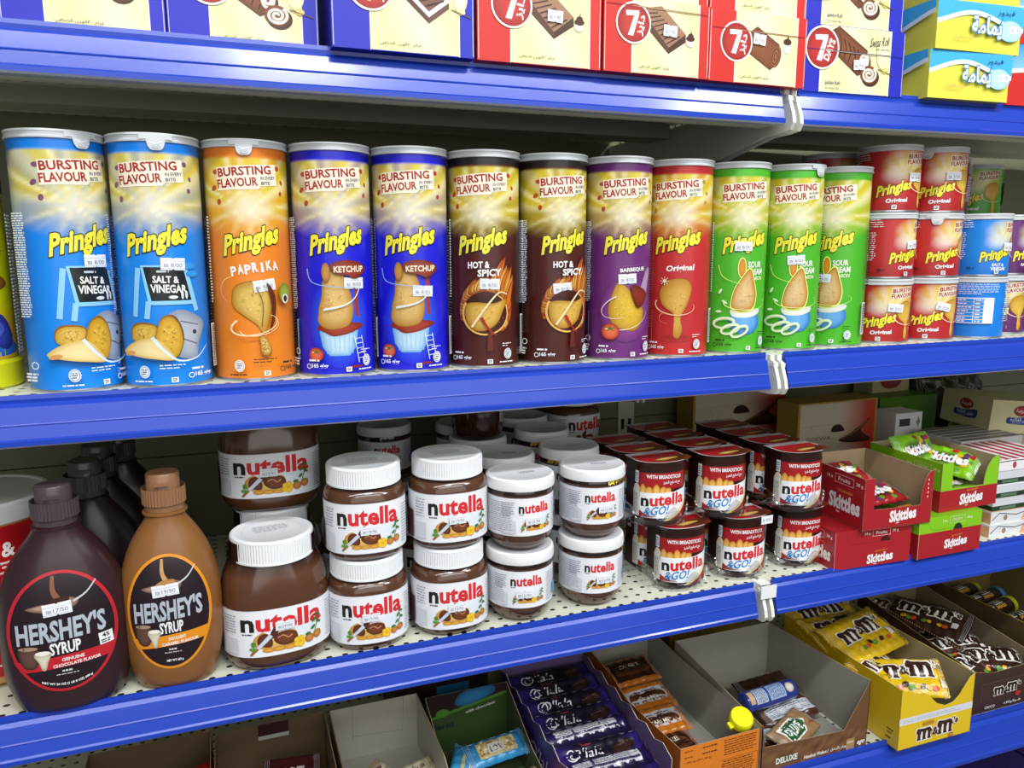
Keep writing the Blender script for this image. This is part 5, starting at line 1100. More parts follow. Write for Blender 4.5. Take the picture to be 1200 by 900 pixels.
def sk_left(cv, d, h): packline(cv, d - .036, h - .013, 1.25, 'Fruits', '#f0e0d8'); skit(cv, d - .034, h * .38, .056, .021, sky=0); [cv.rect(.002 + k * .003, h - .0012, .0032 + k * .003, h, '#d8c8a8') for k in range(int(d / .003) - 1)]
tray_carton('open red fruit candy carton with bags inside, top of the red pair', .7265, -.013, zj + .0506, .1070, .12, .026, .069, RC, KR, None, frontU(.1070, .026, .069, .0155, .018), {'front': sk_front, 'left': sk_left}, RAD(-1.5), True, sidetop=[(0, .067), (.12, .069)], group='red and green fruit candy cartons', backh=.069)
def gr_front(cv, w, h): cv.rect(0, 0, w, .0285, RC); skit(cv, w * .55, .0145, .042, .0150)
def gr_left(cv, d, h): cv.rect(0, 0, d, .0285, RC); packline(cv, d - .030, h - .012, 1.0, 'Crazy Sours', '#e8f0c8')
tray_carton('open lime green fruit candy carton with red base, beside the white boxes', .8610, -.006, zj + .0552, .1040, .12, .030, .068, GC, KR, None, frontU(.1040, .0305, .068, .020, .026), {'front': gr_front, 'left': gr_left}, RAD(1.6), True, sidetop=[(0, .066), (.12, .068)], group='red and green fruit candy cartons', backh=.068, lcol=GC)
def skbag(bg):
    def f(cv):
        cv.blob([(-.032, -.014), (-.026, .010), (.0, .016), (.026, .010), (.030, -.012), (.0, -.018)], '#20181c', bg, 4)
        rn = random.Random(6)
        for i in range(16): cv.ell(rn.uniform(-.032, .032), rn.uniform(-.018, .018), .0042, .0034, rn.choice(['#e8b41c', '#5a9a2a', '#d8561c', '#5c2a6a', '#c8202a']), n=10)
        cv.text('Skittles', 0, .0, .052, .016, '#f4f4f4', .045, sky=.1); cv.rect(.036, -.012, .043, .012, '#f0f0f0')
    return f
gz = zj + .052
for i, (x, y, z_, yw, tl, c, l) in enumerate(((.785, .030, .026, 5, 12, RC, 'red fruit candy bag at the front of the open red carton'), (.778, .055, .018, -6, 4, RC, 'red fruit candy bag under the others in the open red carton'), (.772, .080, .042, 8, 22, RC, 'red fruit candy bag leaning at the back of the red carton'))):
    bag('candy_bag', l, 'candy bag', (x, y, gz + z_), .082, .046, .006, c, skbag(c), yw, tl, 0, 'fruit candy bags', True, seed=i)
gz = zj + .0565
for i, (x, y, z_, yw, tl, rl, l) in enumerate(((.918, .030, .016, -4, 6, 0, 'lime green candy bag at the front of the open green carton'), (.915, .060, .012, 6, 3, 0, 'lime green candy bag under the upright ones in the green carton'), (.898, .074, .060, 8, 58, 0, 'lime green candy bag standing up at the back of the green carton'), (.938, .052, .046, -68, 30, 8, 'lime green candy bag leaning on end in the green carton'))):
    bag('candy_bag', l, 'candy bag', (x, y, gz + z_), .076, .048, .006, '#8fd31c', skbag('#8fd31c'), yw, tl, rl, 'fruit candy bags', True, seed=9 + i)

# ------------------------------------------------------------------ gift boxes at the back of the jar shelf
def godiva(cv, w, h, dark=1):
    k = .36; f = lambda u, v: mixc('#c8bfa8', '#b8321c', max(0, min(1, (u / w - .52) / .36)))
    cv.grid(0, 0, w, h, 16, 6, f)
    cv.line([(0, h * .62), (w * .62, h * .64)], .0006, '#7c7460'); cv.line([(w * .14, h * .62), (w * .2, h * .5)], .0005, '#7c7460')
    cv.blob([(w * .42, h * .5), (w * .44, h * .6), (w * .52, h * .62), (w * .58, h * .55), (w * .58, h * .5)], '#2c1610')
    cv.text('GODIVA', w * .25, h * .40, w * .33, h * .065, '#5a4a38', .0); cv.dashes(w * .19, h * .345, w * .3, h * .355, 1, '#7a6a54')
    cv.blob([(w * .52, h * .34), (w * .66, h * .44), (w * .82, h * .58), (w * .93, h * .70), (w * .9, h * .62), (w * .82, h * .5), (w * .86, h * .42), (w * .96, h * .30), (w * .7, h * .28)], '#4a2212', '#2c120a'); cv.line([(w * .56, h * .36), (w * .75, h * .48), (w * .9, h * .65)], .0012, '#b88a5c', smooth=4)
for l, x, y, w, h in (('beige to red chocolate gift box with gold sides, behind the open red carton', .820, .225, .155, .160), ('beige to red chocolate gift box in shadow behind the snack cups', .700, .335, .185, .185)):
    t = thing('gift_box', l, 'gift box', (x, y, zj + .0002), 0, None, True)
    mb = MB(); mb.box(0, 0, 0, w, .05, h, '#a8862c'); mb.obj('gold_box', 'card', t); cv = Canvas(); cv.rect(.004, 0, w - .004, h * .46, '#c8bfa8'); cv.at(.004, h * .40, 1, .585); godiva(cv, w - .008, h); mb = MB(); mb.canvas(cv, planemap((0, -.0002, 0), (1, 0, 0), (0, 0, 1))); mb.obj('printed_front', 'card', t)
def plainbox(label, x, y, z, w, d, h, col, art=None, rz=0, left=None, top=None, cols={}, name='product_box', cat='box', group=None, bay=None, tilt=0):
    t = thing(name, label, cat, (x, y, z), rz, group, bay); mb = MB(); mb.box(0, 0, 0, w, d, h, col, cols)
    for a, pm, W, H in ((art, planemap((0, 0, 0), (1, 0, 0), (0, 0, 1)), w, h), (left, planemap((0, d, 0), (0, -1, 0), (0, 0, 1)), d, h), (top, planemap((0, 0, h), (1, 0, 0), (0, 1, 0)), w, d)):
        if a: cv = Canvas(); a(cv, W, H); mb.canvas(cv, pm, clipf=[(0, 0, True), (0, W, False), (1, 0, True), (1, H, False)])
    mb.obj('printed_carton', 'card', t)
    if tilt: t.matrix_world = t.matrix_world @ Matrix.Rotation(RAD(tilt), 4, 'Y')
    return t
def purp(cv, w, h): cv.rect(0, h * .72, w, h, '#e4e2e0'); cv.rect(0, 0, w, h * .72, '#7a2a6a'); cv.rect(w * .15, h * .84, w * .55, h * .93, '#3a3a3c'); cv.poly([(w * .78, h * .88), (w * .86, h * .95), (w * .94, h * .88), (w * .86, h * .81)], '#8a8a90'); cv.rect(0, h * .52, w * .6, h * .6, '#d8c8d4'); cv.ell(w * .82, h * .6, w * .1, h * .07, '#a8589a')
plainbox('small white and magenta box beside the gold sided gift box', .9985, .205, zj + .0002, .055, .045, .134, '#e4e2e0', purp, bay=True)
plainbox('plain green carton at the back, behind the magenta box', 1.060, .300, zj + .0002, .130, .06, .138, '#4f7f18', lambda cv, w, h: (cv.rect(w * .02, h * .2, w * .5, h * .205, '#86b23a'), cv.rect(w * .5, h * .2, w * .505, h * .7, '#86b23a')), bay=True)
def beige(big):
    def f(cv, w, h):
        s = min(w, h * 1.5) / .09; cv.at(w * .5, h * .5, s * .9)
        cv.ell(0, .013, .019, .011, '#a83a34', '#7a2420'); cv.text(ar('العروسة'), 0, .013, .026, .010, '#e8d8c8', .02); cv.blob([(-.03, -.001), (-.01, -.001), (.012, .002), (.032, .004), (.03, -.012), (.008, -.015), (-.018, -.014), (-.032, -.012)], '#2a3a8a'); cv.text(ar('حلوى الفاكهة'), 0, -.006, .048, .009, '#e4e4e8', .015); cv.dashes(-.018, -.0125, .018, -.0105, 1, '#c8c8d8')
        cv.pop()
    return f
plainbox('beige sweets carton with red and blue logo, tilted at the back right', 1.125, .140, -.174, .110, .110, .053, '#cfc998', beige(1), RAD(-10), beige(0), None, {'t': '#b8b284'}, 'sweets_carton', bay=True, tilt=5)
plainbox('beige sweets carton standing behind the tilted one', 1.085, .345, zj + .0002, .085, .045, .19, '#b8b284', lambda cv, w, h: (cv.ell(w * .5, h * .84, w * .3, h * .085, '#8a3430'), cv.ell(w * .5, h * .66, w * .5, h * .06, '#2c3568')), bay=True, name='sweets_carton')
plainbox('beige sweets carton lying under the tilted one', 1.150, .125, zj + .0002, .120, .11, .100, '#a8a27a', None, bay=True, name='sweets_carton')
t = bag('produce_bag', 'dark crumpled bag at the far back right, above the beige cartons', 'bag', (1.265, .345, -.17), .17, .14, .05, '#2e2c20', None, 10, 74, 0, None, True, 'foil', 5)
# stacked white boxes at the right edge
def stripes(cv, w, h):
    for k in range(6): cv.rect(w * (.02 + k * .165), h * .05, w * (.13 + k * .165), h * .95, '#7a7472'); cv.rect(w * (.02 + k * .165), h * .4, w * (.13 + k * .165), h * .5, '#b0aaa6')
plainbox('flat grey striped chocolate box lying behind the white box stack', 1.020, .100, zj + .0965, .125, .085, .014, '#c8c4c4', None, 0, None, lambda cv, w, h: [cv.rect(w * .02, h * (.03 + k * .165), w * .98, h * (.15 + k * .165), '#6c6664') for k in range(6)], bay=True)
plainbox('stacked grey box hidden under the flat striped one', 1.025, .102, zj + .0002, .115, .08, .096, '#8a8682', bay=True)
def gb(cv, w, h): cv.rect(0, 0, w, h * .36, '#1f3a22'); cv.rect(0, h * .36, w, h, '#d5d7dc'); cv.rect(0, h * .92, w, h, '#f0f0f2'); cv.rect(w * .12, h * .08, w * .38, h * .28, '#5c7a5e'); cv.line([(w * .62, h * .5), (w * .62, h * .8), (w * .8, h * .88)], .001, '#4a7a4e')
def wr(cv, w, h): cv.rect(0, 0, w, h, '#eceaec'); cv.ell(w * .3, h * .45, h * .22, h * .3, '#c83a52', '#8a1c30'); cv.line([(0, h * .8), (w * .25, h * .86), (w, h * .74)], .0012, '#3a1c20')
def pe(cv, w, h): cv.rect(0, 0, w, h, '#dfe2e2'); cv.poly([(w * .5, 0), (w, 0), (w, h * .9), (w * .55, h * .7)], '#e8a880'); cv.line([(w * .02, h * .3), (w * .14, h * .85), (w * .42, h * .55), (w * .6, h * .75), (w * .7, h * .1)], .0012, '#2a2024'); cv.ell(w * .24, h * .42, h * .2, h * .22, '#b88a6a', '#7a4a3a')
zz = zj + .0002; wx = .9735
for i, (h, a, c, dx, l) in enumerate(((.0175, pe, '#e0e2e0', .0, 'white and peach box, lowest of the right hand stack'), (.0175, pe, '#e6b898', .004, 'white and peach box, second from the bottom of the stack'), (.0190, gb, '#d5d7dc', .008, 'white box with dark green base, lower of three in the stack'), (.0190, gb, '#d5d7dc', .006, 'white box with dark green base, middle of three in the stack'), (.0190, gb, '#d5d7dc', .008, 'white box with dark green base, upper of three in the stack'), (.0160, wr, '#eceaec', .006, 'white box with a pink berry, topmost of the right hand stack'))):
    plainbox(l, wx + dx, .006 + dx * .6, zz, .115, .085, h, c, a, 0, a, (lambda cv, w, h_: [cv.rect(w * (.02 + .14 * k), 0, w * (.09 + .14 * k), h_, '#b8243a') for k in range(7)]) if a is wr else None, bay=True, group='white boxes stacked at the right', name='chocolate_box'); zz += h + .0002
# ------------------------------------------------------------------ chocolate bar cartons on the carton shelf
zd = LEV['carton'] + .0003
BRN, GRY = '#6e5a40', '#b9b5aa'
tray_carton('brown cardboard carton with a red wrapped bar, leftmost on the carton shelf', -.1820, .004, zd, .136, .225, .045, .075, '#7a6446', BRN, bay=False)
tray_carton('brown cardboard carton with a dark red packet and white flap', -.0420, .004, zd, .132, .215, .045, .075, '#7a6446', BRN, bay=False, arts={'back': lambda cv, w, h: (cv.rect(w * .38, h * .78, w * .66, h, '#3c1418'), cv.rect(w * .38, h * .72, w * .66, h * .79, '#c8c8c4'))})
tray_carton('grey white cardboard carton holding cream wrapped rolls', .0960, .004, zd, .116, .215, .045, .075, '#a89870', GRY, bay=False, arts={'back': lambda cv, w, h: (cv.line([(w * .25, h * .35), (w * .25, h), (w * .8, h)], .0006, '#8a8678'), cv.line([(w * .25, h * .42), (w * .82, h * .36), (w * .84, h)], .0006, '#8a8678'))})
def bars(word, c2='#f0e8e4', w=.4, h=.4, sub=None, bg=None, out=None, x=0, bold=.03, slant=0):
    def f(cv):
        if bg: bg(cv)
        cv.text(word, x, 0, w, h, c2, bold, slant=slant, out=out)
        if sub: cv.text(sub[0], x + sub[1], -h * .95, sub[2], sub[3], c2, .02)
    return f
bag('candy_bar', 'red wrapped chocolate bar in the leftmost brown carton', 'candy bar', (-.075, .165, zd + .040), .085, .046, .006, '#b01a20', bars('Ulker', w=.046, h=.016, slant=.3), 28, 38, 0, None, False, seed=21)
bag('candy_bar', 'red wrapped chocolate bar lying low in the leftmost carton', 'candy bar', (-.125, .110, zd + .012), .085, .042, .005, '#8c141a', bars('Ulker', w=.046, h=.014, slant=.3), -12, 4, 0, None, False, seed=22)
bag('candy_bar', 'dark red packet standing in the brown carton with a white flap', 'candy bar', (.043, .160, zd + .038), .066, .040, .006, '#48141a', bars('HOT', w=.03, h=.014, c2='#d8d0cc'), -8, 40, 0, None, False, seed=23)
for i, (x, y, z_, yw, tl, l) in enumerate(((.150, .118, .036, -62, 22, 'cream wrapped roll leaning at the left in the grey white carton'), (.183, .122, .030, 20, 18, 'cream wrapped roll at the right in the grey white carton'), (.150, .070, .014, 8, 4, 'cream wrapped roll lying in front in the grey white carton'))):
    bag('candy_bar', l, 'candy bar', (x, y, zd + z_), .062, .022, .008, '#cdbb86', bars('Rolma', c2='#8a2a20', w=.030, h=.008, slant=.3, bg=lambda cv: cv.rect(-.02, -.011, .022, .011, '#e8e2cc')), yw, tl, 0, 'cream wrapped rolls', False, seed=30 + i)
# green carton with oat bars
def gback(cv, w, h):
    cv.rect(0, 0, w, h, '#35501c'); cv.poly([(0, h * .62), (w, h * .86), (w, h), (0, h)], '#2a1414'); cv.line([(0, h * .60), (w, h * .84)], .004, '#4f8a22'); cv.ell(w * .2, h * .68, .009, .006, '#4f8a22')
    cv.text('Barni', w * .2, h * .46, .03, .008, '#1c2440', .04); cv.text('with chocolate', w * .66, h * .66, .042, .0045, '#d8d8d0', .02, sky=.16); cv.blob([(w * .35, h * .8), (w * .45, h * .98), (w * .8, h), (w * .82, h * .86), (w * .5, h * .74)], '#2f86c0', '#1f5a8a')
tray_carton('green carton with a dark printed back wall, holding oat biscuit bars', .2160, .004, zd, .114, .185, .03, .050, '#3f6a1c', '#4a5a34', bay=False, backh=.084, arts={'back': gback}, sidetop=[(0, .03), (.09, .045), (.185, .084)])
def oat(c):
    def f(cv):
        cv.rect(-.026, -.010, .026, .011, '#d8c48a'); rn = random.Random(5)
        for i in range(50): cv.ell(rn.uniform(-.025, .025), rn.uniform(-.009, .010), .0022, .0016, rn.choice(['#e8d8a4', '#b89a5c', '#f0e4bc', '#9c7c40']), n=6)
        cv.rect(-.013, -.008, .009, .0055, '#d8d4c8'); cv.text('LOV', -.002, -.0015, .017, .008, '#20242c', .01)
    return f
bag('candy_bar', 'blue wrapped oat bar lying across the green carton', 'candy bar', (.288, .115, zd + .040), .082, .034, .007, '#3a94cc', oat(1), 8, 24, 0, 'oat biscuit bars', False, seed=41)
bag('candy_bar', 'blue wrapped oat bar standing on edge, left in the green carton', 'candy bar', (.240, .098, zd + .036), .078, .034, .007, '#3a94cc', lambda cv: (cv.rect(-.03, .002, .02, .006, '#c8b070'), cv.rect(-.02, -.011, .012, -.004, '#d8dade'), cv.dashes(-.018, -.010, .010, -.005, 2, '#6a7a8a')), 66, 28, 0, 'oat biscuit bars', False, seed=42)
bag('candy_bar', 'orange wrapped oat bar at the front of the green carton', 'candy bar', (.285, .052, zd + .030), .080, .036, .007, '#d8861c', oat(2), 4, 16, 0, 'oat biscuit bars', False, seed=43)
bag('candy_bar', 'blue wrapped oat bar underneath, at the bottom of the green carton', 'candy bar', (.265, .075, zd + .012), .084, .036, .006, '#2f80b8', oat(1), -5, 2, 0, 'oat biscuit bars', False, seed=44)
# purple carton of chocolate cake bars
PU = '#3c2a7a'
def jag(d, h0, h1, n=12):
    P = []
    for i in range(n + 1): a = i / n; P.append((d * a, h0 + (h1 - h0) * a + (.0055 if i % 2 else -.002)))
    return P
def puleft(cv, d, h): cv.text("O'lala", d * .6, h * .5, .07, .022, '#c8c0dc', .0, slant=.3)
tray_carton('purple carton with jagged torn sides, full of dark cake bars', .3370, -.012, zd, .128, .245, .048, .070, PU, '#6a5484', bay=False, sidetop=jag(.245, .070, .076), arts={'left': puleft, 'right': lambda cv, d, h: cv.text("O'lala", d * .55, h * .5, .07, .022, '#c8c0dc', .0, slant=.3)}, backh=.078, edge='#c8bca8')
def olala(cv):
    cv.at(0, 0, 1.12)
    cv.grid(-.052, -.020, .052, .020, 8, 4, lambda u, v: mixc('#171024', '#33227a', max(0, (abs(u) - .03) / .022)))
    cv.text("O'lala", -.016, .003, .040, .0125, '#ece8f0', .006, slant=.35); cv.ring(-.0335, .0028, .0055, .0068, .0014, '#ece8f0'); cv.text('BARCAKE', -.008, -.0085, .022, .0036, '#d8d4e4', .03); cv.text('Solen', -.014, .0125, .012, .0022, '#c04a5a', .01)
    cv.blob([(.012, -.004), (.022, .007), (.038, .010), (.042, .003), (.030, -.006)], '#3c2420', '#1c0e10'); cv.line([(.016, .002), (.036, .007)], .0012, '#6a4a40'); cv.line([(-.045, -.017), (.045, -.014)], .001, '#5a3ac0', .0003)
def olback(cv):
    cv.at(0, 0, 1.12)
    cv.grid(-.052, -.020, .052, .020, 6, 3, lambda u, v: '#161028' if v < .005 else '#20164a'); cv.rect(-.040, .001, .040, .015, '#c4c4cc'); cv.dashes(-.038, .002, .038, .0145, 6, '#5a5a66', .5)
for i, (y, z_, tl, a, x) in enumerate(((.000, .030, 20, olala, .405), (.026, .037, 24, olback, .403), (.050, .043, 22, olala, .402), (.078, .048, 24, olback, .400), (.108, .052, 24, olala, .399), (.140, .054, 22, olala, .401), (.172, .056, 20, olala, .402), (.204, .056, 16, olala, .402))):
    bag('candy_bar', ['dark purple cake bar at the front of the purple carton', 'dark purple cake bar turned to its nutrition panel, second from the front', 'dark purple cake bar, third from the front, script lettering up', 'dark purple cake bar turned to its nutrition panel, fourth from the front', 'dark purple cake bar, fifth from the front of the purple carton', 'dark purple cake bar, sixth from the front of the purple carton', 'dark purple cake bar, seventh from the front, in shadow', 'dark purple cake bar at the very back of the purple carton'][i], 'candy bar', (x, y, zd + z_ + .004), .120, .044, .007, '#221850', a, 3 - i % 3 * 2, tl, 0, 'dark cake bars in the purple carton', False, seed=50 + i)
# orange carton
OR = '#e07e1e'
def orfront(cv, w, h):
    for y_, n in ((.066, 1), (.058, 1)): cv.dashes(.006, y_ - .002, .028, y_, 1, '#5a2c0c', .7, n); cv.dashes(.032, y_ - .002, .054, y_ + .0005, 1, '#5a2c0c', .7, n + 3)
    cv.text('1,056 kg (24 x 44 g)', .026, .050, .038, .0032, '#5a2c0c', .01); cv.dashes(.062, .046, .112, .0685, 7, '#6a3410', .4, 4); cv.dashes(.010, .020, .05, .036, 5, '#6a3410', .4, 5); cv.dashes(.060, .012, .112, .040, 9, '#6a3410', .4, 6); cv.line([(.058, .041), (.114, .0415), (.1145, .004)], .0004, '#6a3410')
tray_carton('orange carton with a bright orange front and caramel bars inside', .4810, -.004, zd, .1165, .270, .071, .074, OR, '#a8a49a', bay=False, arts={'front': orfront, 'right': lambda cv, d, h: cv.rect(0, 0, d, h, '#a8a49a')}, sidetop=[(0, .071), (.13, .060), (.17, .072), (.27, .078)], rz=RAD(.5), lcol='#c26a16')
def caramel(dark):
    def f(cv):
        cv.rect(-.045, -.019, .045, .019, '#c4701c' if not dark else '#3a1e12')
        cv.poly([(-.032, -.013), (.03, -.013), (.036, .013), (-.028, .013)], '#c8ccd0' if not dark else '#2c140c'); cv.blob([(-.024, -.009), (-.02, .008), (.02, .009), (.028, -.008)], '#3c2014', '#6a3a1c'); cv.text('CARAMEL', 0, .006 if dark else -.006, .034, .006, '#e8dccc', .01)
    return f
for i, (x, y, z_, tl, dk, l) in enumerate(((.510, .062, .022, 10, 1, 'brown caramel bar at the front of the orange carton'), (.519, .108, .030, 12, 0, 'orange caramel bar, second from the front, silver window'), (.526, .154, .036, 12, 0, 'orange caramel bar, third from the front, silver window'), (.534, .212, .044, 14, 1, 'dark brown caramel bar at the back of the orange carton'))):
    bag('candy_bar', l, 'candy bar', (x, y, zd + z_), .078, .052, .006, '#c4701c', caramel(dk), 4, tl, 0, 'caramel bars in the orange carton', False, seed=60 + i)
t = thing('bottle_cap', 'round yellow plastic cap wedged beside the orange carton front', 'cap', (.5835, .019, zd + .070), 0, None, False)
mb = MB(); mb.loft([(.0135, .0135, 0, 2, 0, 0, '#e8e010'), (.0150, .0150, .001, 2, 0, 0, '#e8e010'), (.0150, .0150, .010, 2, 0, 0, '#f0ea18'), (.0135, .0135, .0125, 2, 0, 0, '#f0ea18')], 40); ribs(mb, .0151, .0151, 2, .001, .009, 36, '#e8e010'); mb.box(-.0195, -.006, .001, -.012, .002, .006, '#f0ea18'); mb.obj('ribbed_cap', 'plastic', t, (0, 0, 0)); t.rotation_euler = (RAD(28), RAD(-8), 0)
# brown and grey wafer carton
def dlfront(cv, w, h):
    cv.at(.034, 0); cv.grid(-.033, 0, w - .035, .033, 12, 3, lambda u, v: mixc('#5c3a24', '#8a6038', .5 + .5 * sin(u * 130 + v * 200)))
    for k in range(10): cv.line([(k * .014 - .02, 0), (k * .014 + .008, .033)], .0005, '#4a2c1a')
    cv.text('DELUXE', .006, .016, .034, .0085, '#f0ece4', .04, out='#1f4a2a', ob=.06); cv.text('Hazelnut Wafers / ', .054, .011, .040, .0052, '#f0e8dc', .03, sky=.0); cv.text(ar('ويفر بالبندق'), .090, .011, .026, .0055, '#f0e8dc', .02); cv.rect(.103, .004, .117, .020, '#a88a5c'); cv.text('Deluxe', .110, .015, .011, .003, '#f0ece4', .02); cv.text('ego', .1275, .010, .013, .0075, '#ece4dc', .05, slant=.3, out='#3a2418', ob=.05)
fr = [(0, 0), (.172, 0), (.172, .098), (.133, .034), (.005, .040), (0, .072)]
tray_carton('low fronted brown printed carton with grey inside, nearly empty', .6035, -.001, zd, .172, .205, .034, .098, '#6e4a2e', '#a8a498', bay=False, front=fr, arts={'front': dlfront}, sidetop=[(0, .070), (.205, .084)], sideR=[(0, .098), (.03, .094), (.205, .084)], backh=.084, lcol='#a8a498')
def dlx(cv):
    cv.rect(-.045, -.020, .045, .020, '#9a7852'); cv.poly([(-.030, -.014), (.008, -.014), (.024, 0), (.008, .014), (-.030, .014)], '#f4f0e8'); cv.poly([(-.028, -.012), (.007, -.012), (.021, 0), (.007, .012), (-.028, .012)], '#1d5a2c'); cv.text('DELUXE', -.008, 0, .032, .012, '#f4f4f0', .045); cv.text('hazelnut', .032, -.008, .018, .004, '#a8242a', .02)
def dbk(cv): cv.rect(-.045, -.020, .045, .020, '#4a2a1c'); cv.rect(-.040, -.014, .040, .006, '#c8ccd2'); cv.dashes(-.038, -.012, .038, .004, 6, '#5a5a60', .5); cv.text('DELUXE', .02, .014, .02, .005, '#d8dcd0', .03)
bag('candy_bar', 'tan wafer bar with green diamond lettering, front of the grey carton', 'candy bar', (.682, .036, zd + .022), .086, .042, .007, '#9a7852', dlx, 28, 14, 0, 'wafer bars in the grey carton', True, seed=70)
bag('candy_bar', 'brown wafer bar showing a grey nutrition panel, middle of the grey carton', 'candy bar', (.706, .080, zd + .020), .092, .042, .007, '#6a4a34', dbk, 6, 10, 0, 'wafer bars in the grey carton', True, seed=71)
bag('candy_bar', 'dark brown wafer bar at the back of the grey carton', 'candy bar', (.708, .130, zd + .026), .094, .042, .007, '#3a2018', None, 4, 16, 0, 'wafer bars in the grey carton', True, seed=72)
bag('candy_bar', 'dark wafer bar with a small white panel, left in the grey carton', 'candy bar', (.643, .052, zd + .014), .070, .036, .006, '#3c2218', dbk, -14, 6, 0, 'wafer bars in the grey carton', True, seed=73)
t = thing('biscuit_roll', 'cylindrical blue biscuit roll lying on the wafer bars', 'roll', (.672, .082, zd + .048), RAD(6), None, True)
mb = MB(); mb.loft([(.010, .010, -.045, 2, 0, 0, '#20307a'), (.0135, .0135, -.043, 2, 0, 0, '#20307a'), (.014, .014, -.040, 2, 0, 0, '#24388c'), (.014, .014, .040, 2, 0, 0, '#24388c'), (.0135, .0135, .043, 2, 0, 0, '#20307a'), (.010, .010, .045, 2, 0, 0, '#c8b890')], 32); 
cv = Canvas(); cv.rect(-.012, -.030, .010, -.010, '#aebccc'); cv.dashes(-.011, -.029, .009, -.011, 7, '#4a5a80', .5); cv.rect(-.012, -.006, .010, .022, '#9ab0cc'); cv.dashes(-.011, -.005, .009, .021, 9, '#3a4a7a', .5); cv.ell(0, .031, .007, .007, '#d8d4c8', '#a88a5c'); cv.rect(-.010, -.040, .008, -.032, '#c8a070')
mb.canvas(cv, cylmap(.0141), 2 * pi * .0141 / 32); mb.move(Matrix.Rotation(RAD(90), 4, 'Y') @ Matrix.Rotation(RAD(-50), 4, 'Z')); mb.obj('wrapped_roll', 'foil', t)
for x0, x1, l in ((.655, .712, 'left yellow carton in shadow at the back of the carton shelf'), (.714, .800, 'right yellow carton in shadow at the back of the carton shelf'), (.560, .652, 'brown and yellow carton in shadow behind the orange carton')):
    plainbox(l, x0, .300, zd, x1 - x0, .08, .096 if x0 > .6 else .09, '#a8901c' if x0 > .6 else '#5a4a20', bay=False)
plainbox('dark brown carton in shadow behind the green carton', .190, .260, zd, .12, .10, .075, '#3a2420', lambda cv, w, h: cv.rect(w * .5, h * .3, w * .9, h * .7, '#2f86c0'), bay=False)
plainbox('pale carton in shadow behind the purple carton', .330, .270, zd, .14, .10, .085, '#8a7a60', lambda cv, w, h: cv.rect(w * .3, h * .4, w * .8, h * .9, '#5a8aa8'), bay=False)
# yellow and brown sugar shell candy cartons
YE, MB_ = '#e9c51a', '#3e2a22'
def mm(cv, x, y, s, c='#3a1e18', o='#f4f0e8', ob=.07):
    cv.at(x, y, s)
    for dx, t_, w, h, dy in ((-.0145, 'm', .0175, .0125, -.001), (.012, 'm', .0185, .0145, .0015)):
        for cc, e in ((o, .0011), (c, 0)):
            w2, h2 = w + 2 * e, h + 2 * e; x0, y0 = dx - w2 / 2, dy - h2 / 2; lw = w * .2 + 2 * e
            cv.blob([(x0, y0 + h2), (x0 + w2 * .2, y0 + h2), (x0 + w2 * .5, y0 + h2 * .97), (x0 + w2 * .85, y0 + h2 * 1.0), (x0 + w2, y0 + h2 * .8), (x0 + w2, y0 + h2 * .55), (x0, y0 + h2 * .55)], cc, n=3)
            for k in range(3):
                lx = dx + (k - 1) * w * .37; cv.rect(lx - lw / 2, y0, lx + lw / 2, y0 + h2 * .8, cc); cv.rect(lx - lw / 2 - w * .045, y0, lx + lw / 2 + w * .045, y0 + h2 * .13 + e * .3, cc)
        for k in (-.5, .5): lx = dx + k * w * .37; cv.rect(lx - w * .055, dy - h / 2 + .0, lx + w * .055, dy + h * .22, o)
    cv.text('&', -.0008, .0, .0075, .0085, c, .03, out=o, ob=.08); cv.text("'s", .0255, .0065, .0062, .0075, c, .04, out=o, ob=.08); cv.pop()
def mmfront(cv, w, h):
    cv.at(0, 0, 1, 1, 0); cv.rect(0, .036, w, .046, '#dfe3ea'); cv.dashes(.006, .038, w - .02, .0435, 2, '#b8c0cc', .5); mm(cv, w * .50, .0175, 1.35); cv.ell(w * .72, .005, .004, .0032, '#d8903a', '#a8601c'); cv.rect(w * .32, .0295, w * .46, .0345, '#c08a30'); cv.pop()
w_ = .128
vf = [(0, 0), (w_, 0), (w_, .088), (w_ * .93, .083), (w_ * .80, .060), (w_ * .72, .052), (w_ * .62, .050), (w_ * .50, .056), (w_ * .38, .070), (.002, .088), (0, .088)]
tray_carton('bright yellow chocolate peanut carton with V cut front, full of bags', .8030, -.0245, zd, w_, .235, .05, .088, YE, '#a89a74', bay=True, front=vf, arts={'front': mmfront, 'left': lambda cv, d, h: (cv.dashes(d - .02, .016, d - .008, .026, 2, '#6a5010'), cv.dashes(d - .022, .008, d - .006, .014, 1, '#6a5010'))}, sidetop=[(0, .088), (.235, .086)], edge='#e8d060', lcol=YE)
def mmbag(y=True):
    c = '#3a1e18'
    def f(cv):
        mm(cv, -.003, .006, 1.7, c if y else '#2c1812', '#f4f0e8' if True else c)
        rn = random.Random(8)
        for i in range(9): cv.ell(-.03 + i * .0075, -.018 + rn.uniform(-.003, .003), .0042, .0034, rn.choice(['#5a9a2a', '#d8561c', '#c8202a', '#e8b41c', '#3a2014']), n=10)
        cv.rect(.038, -.018, .046, -.006, '#e8e8e8')
    return f
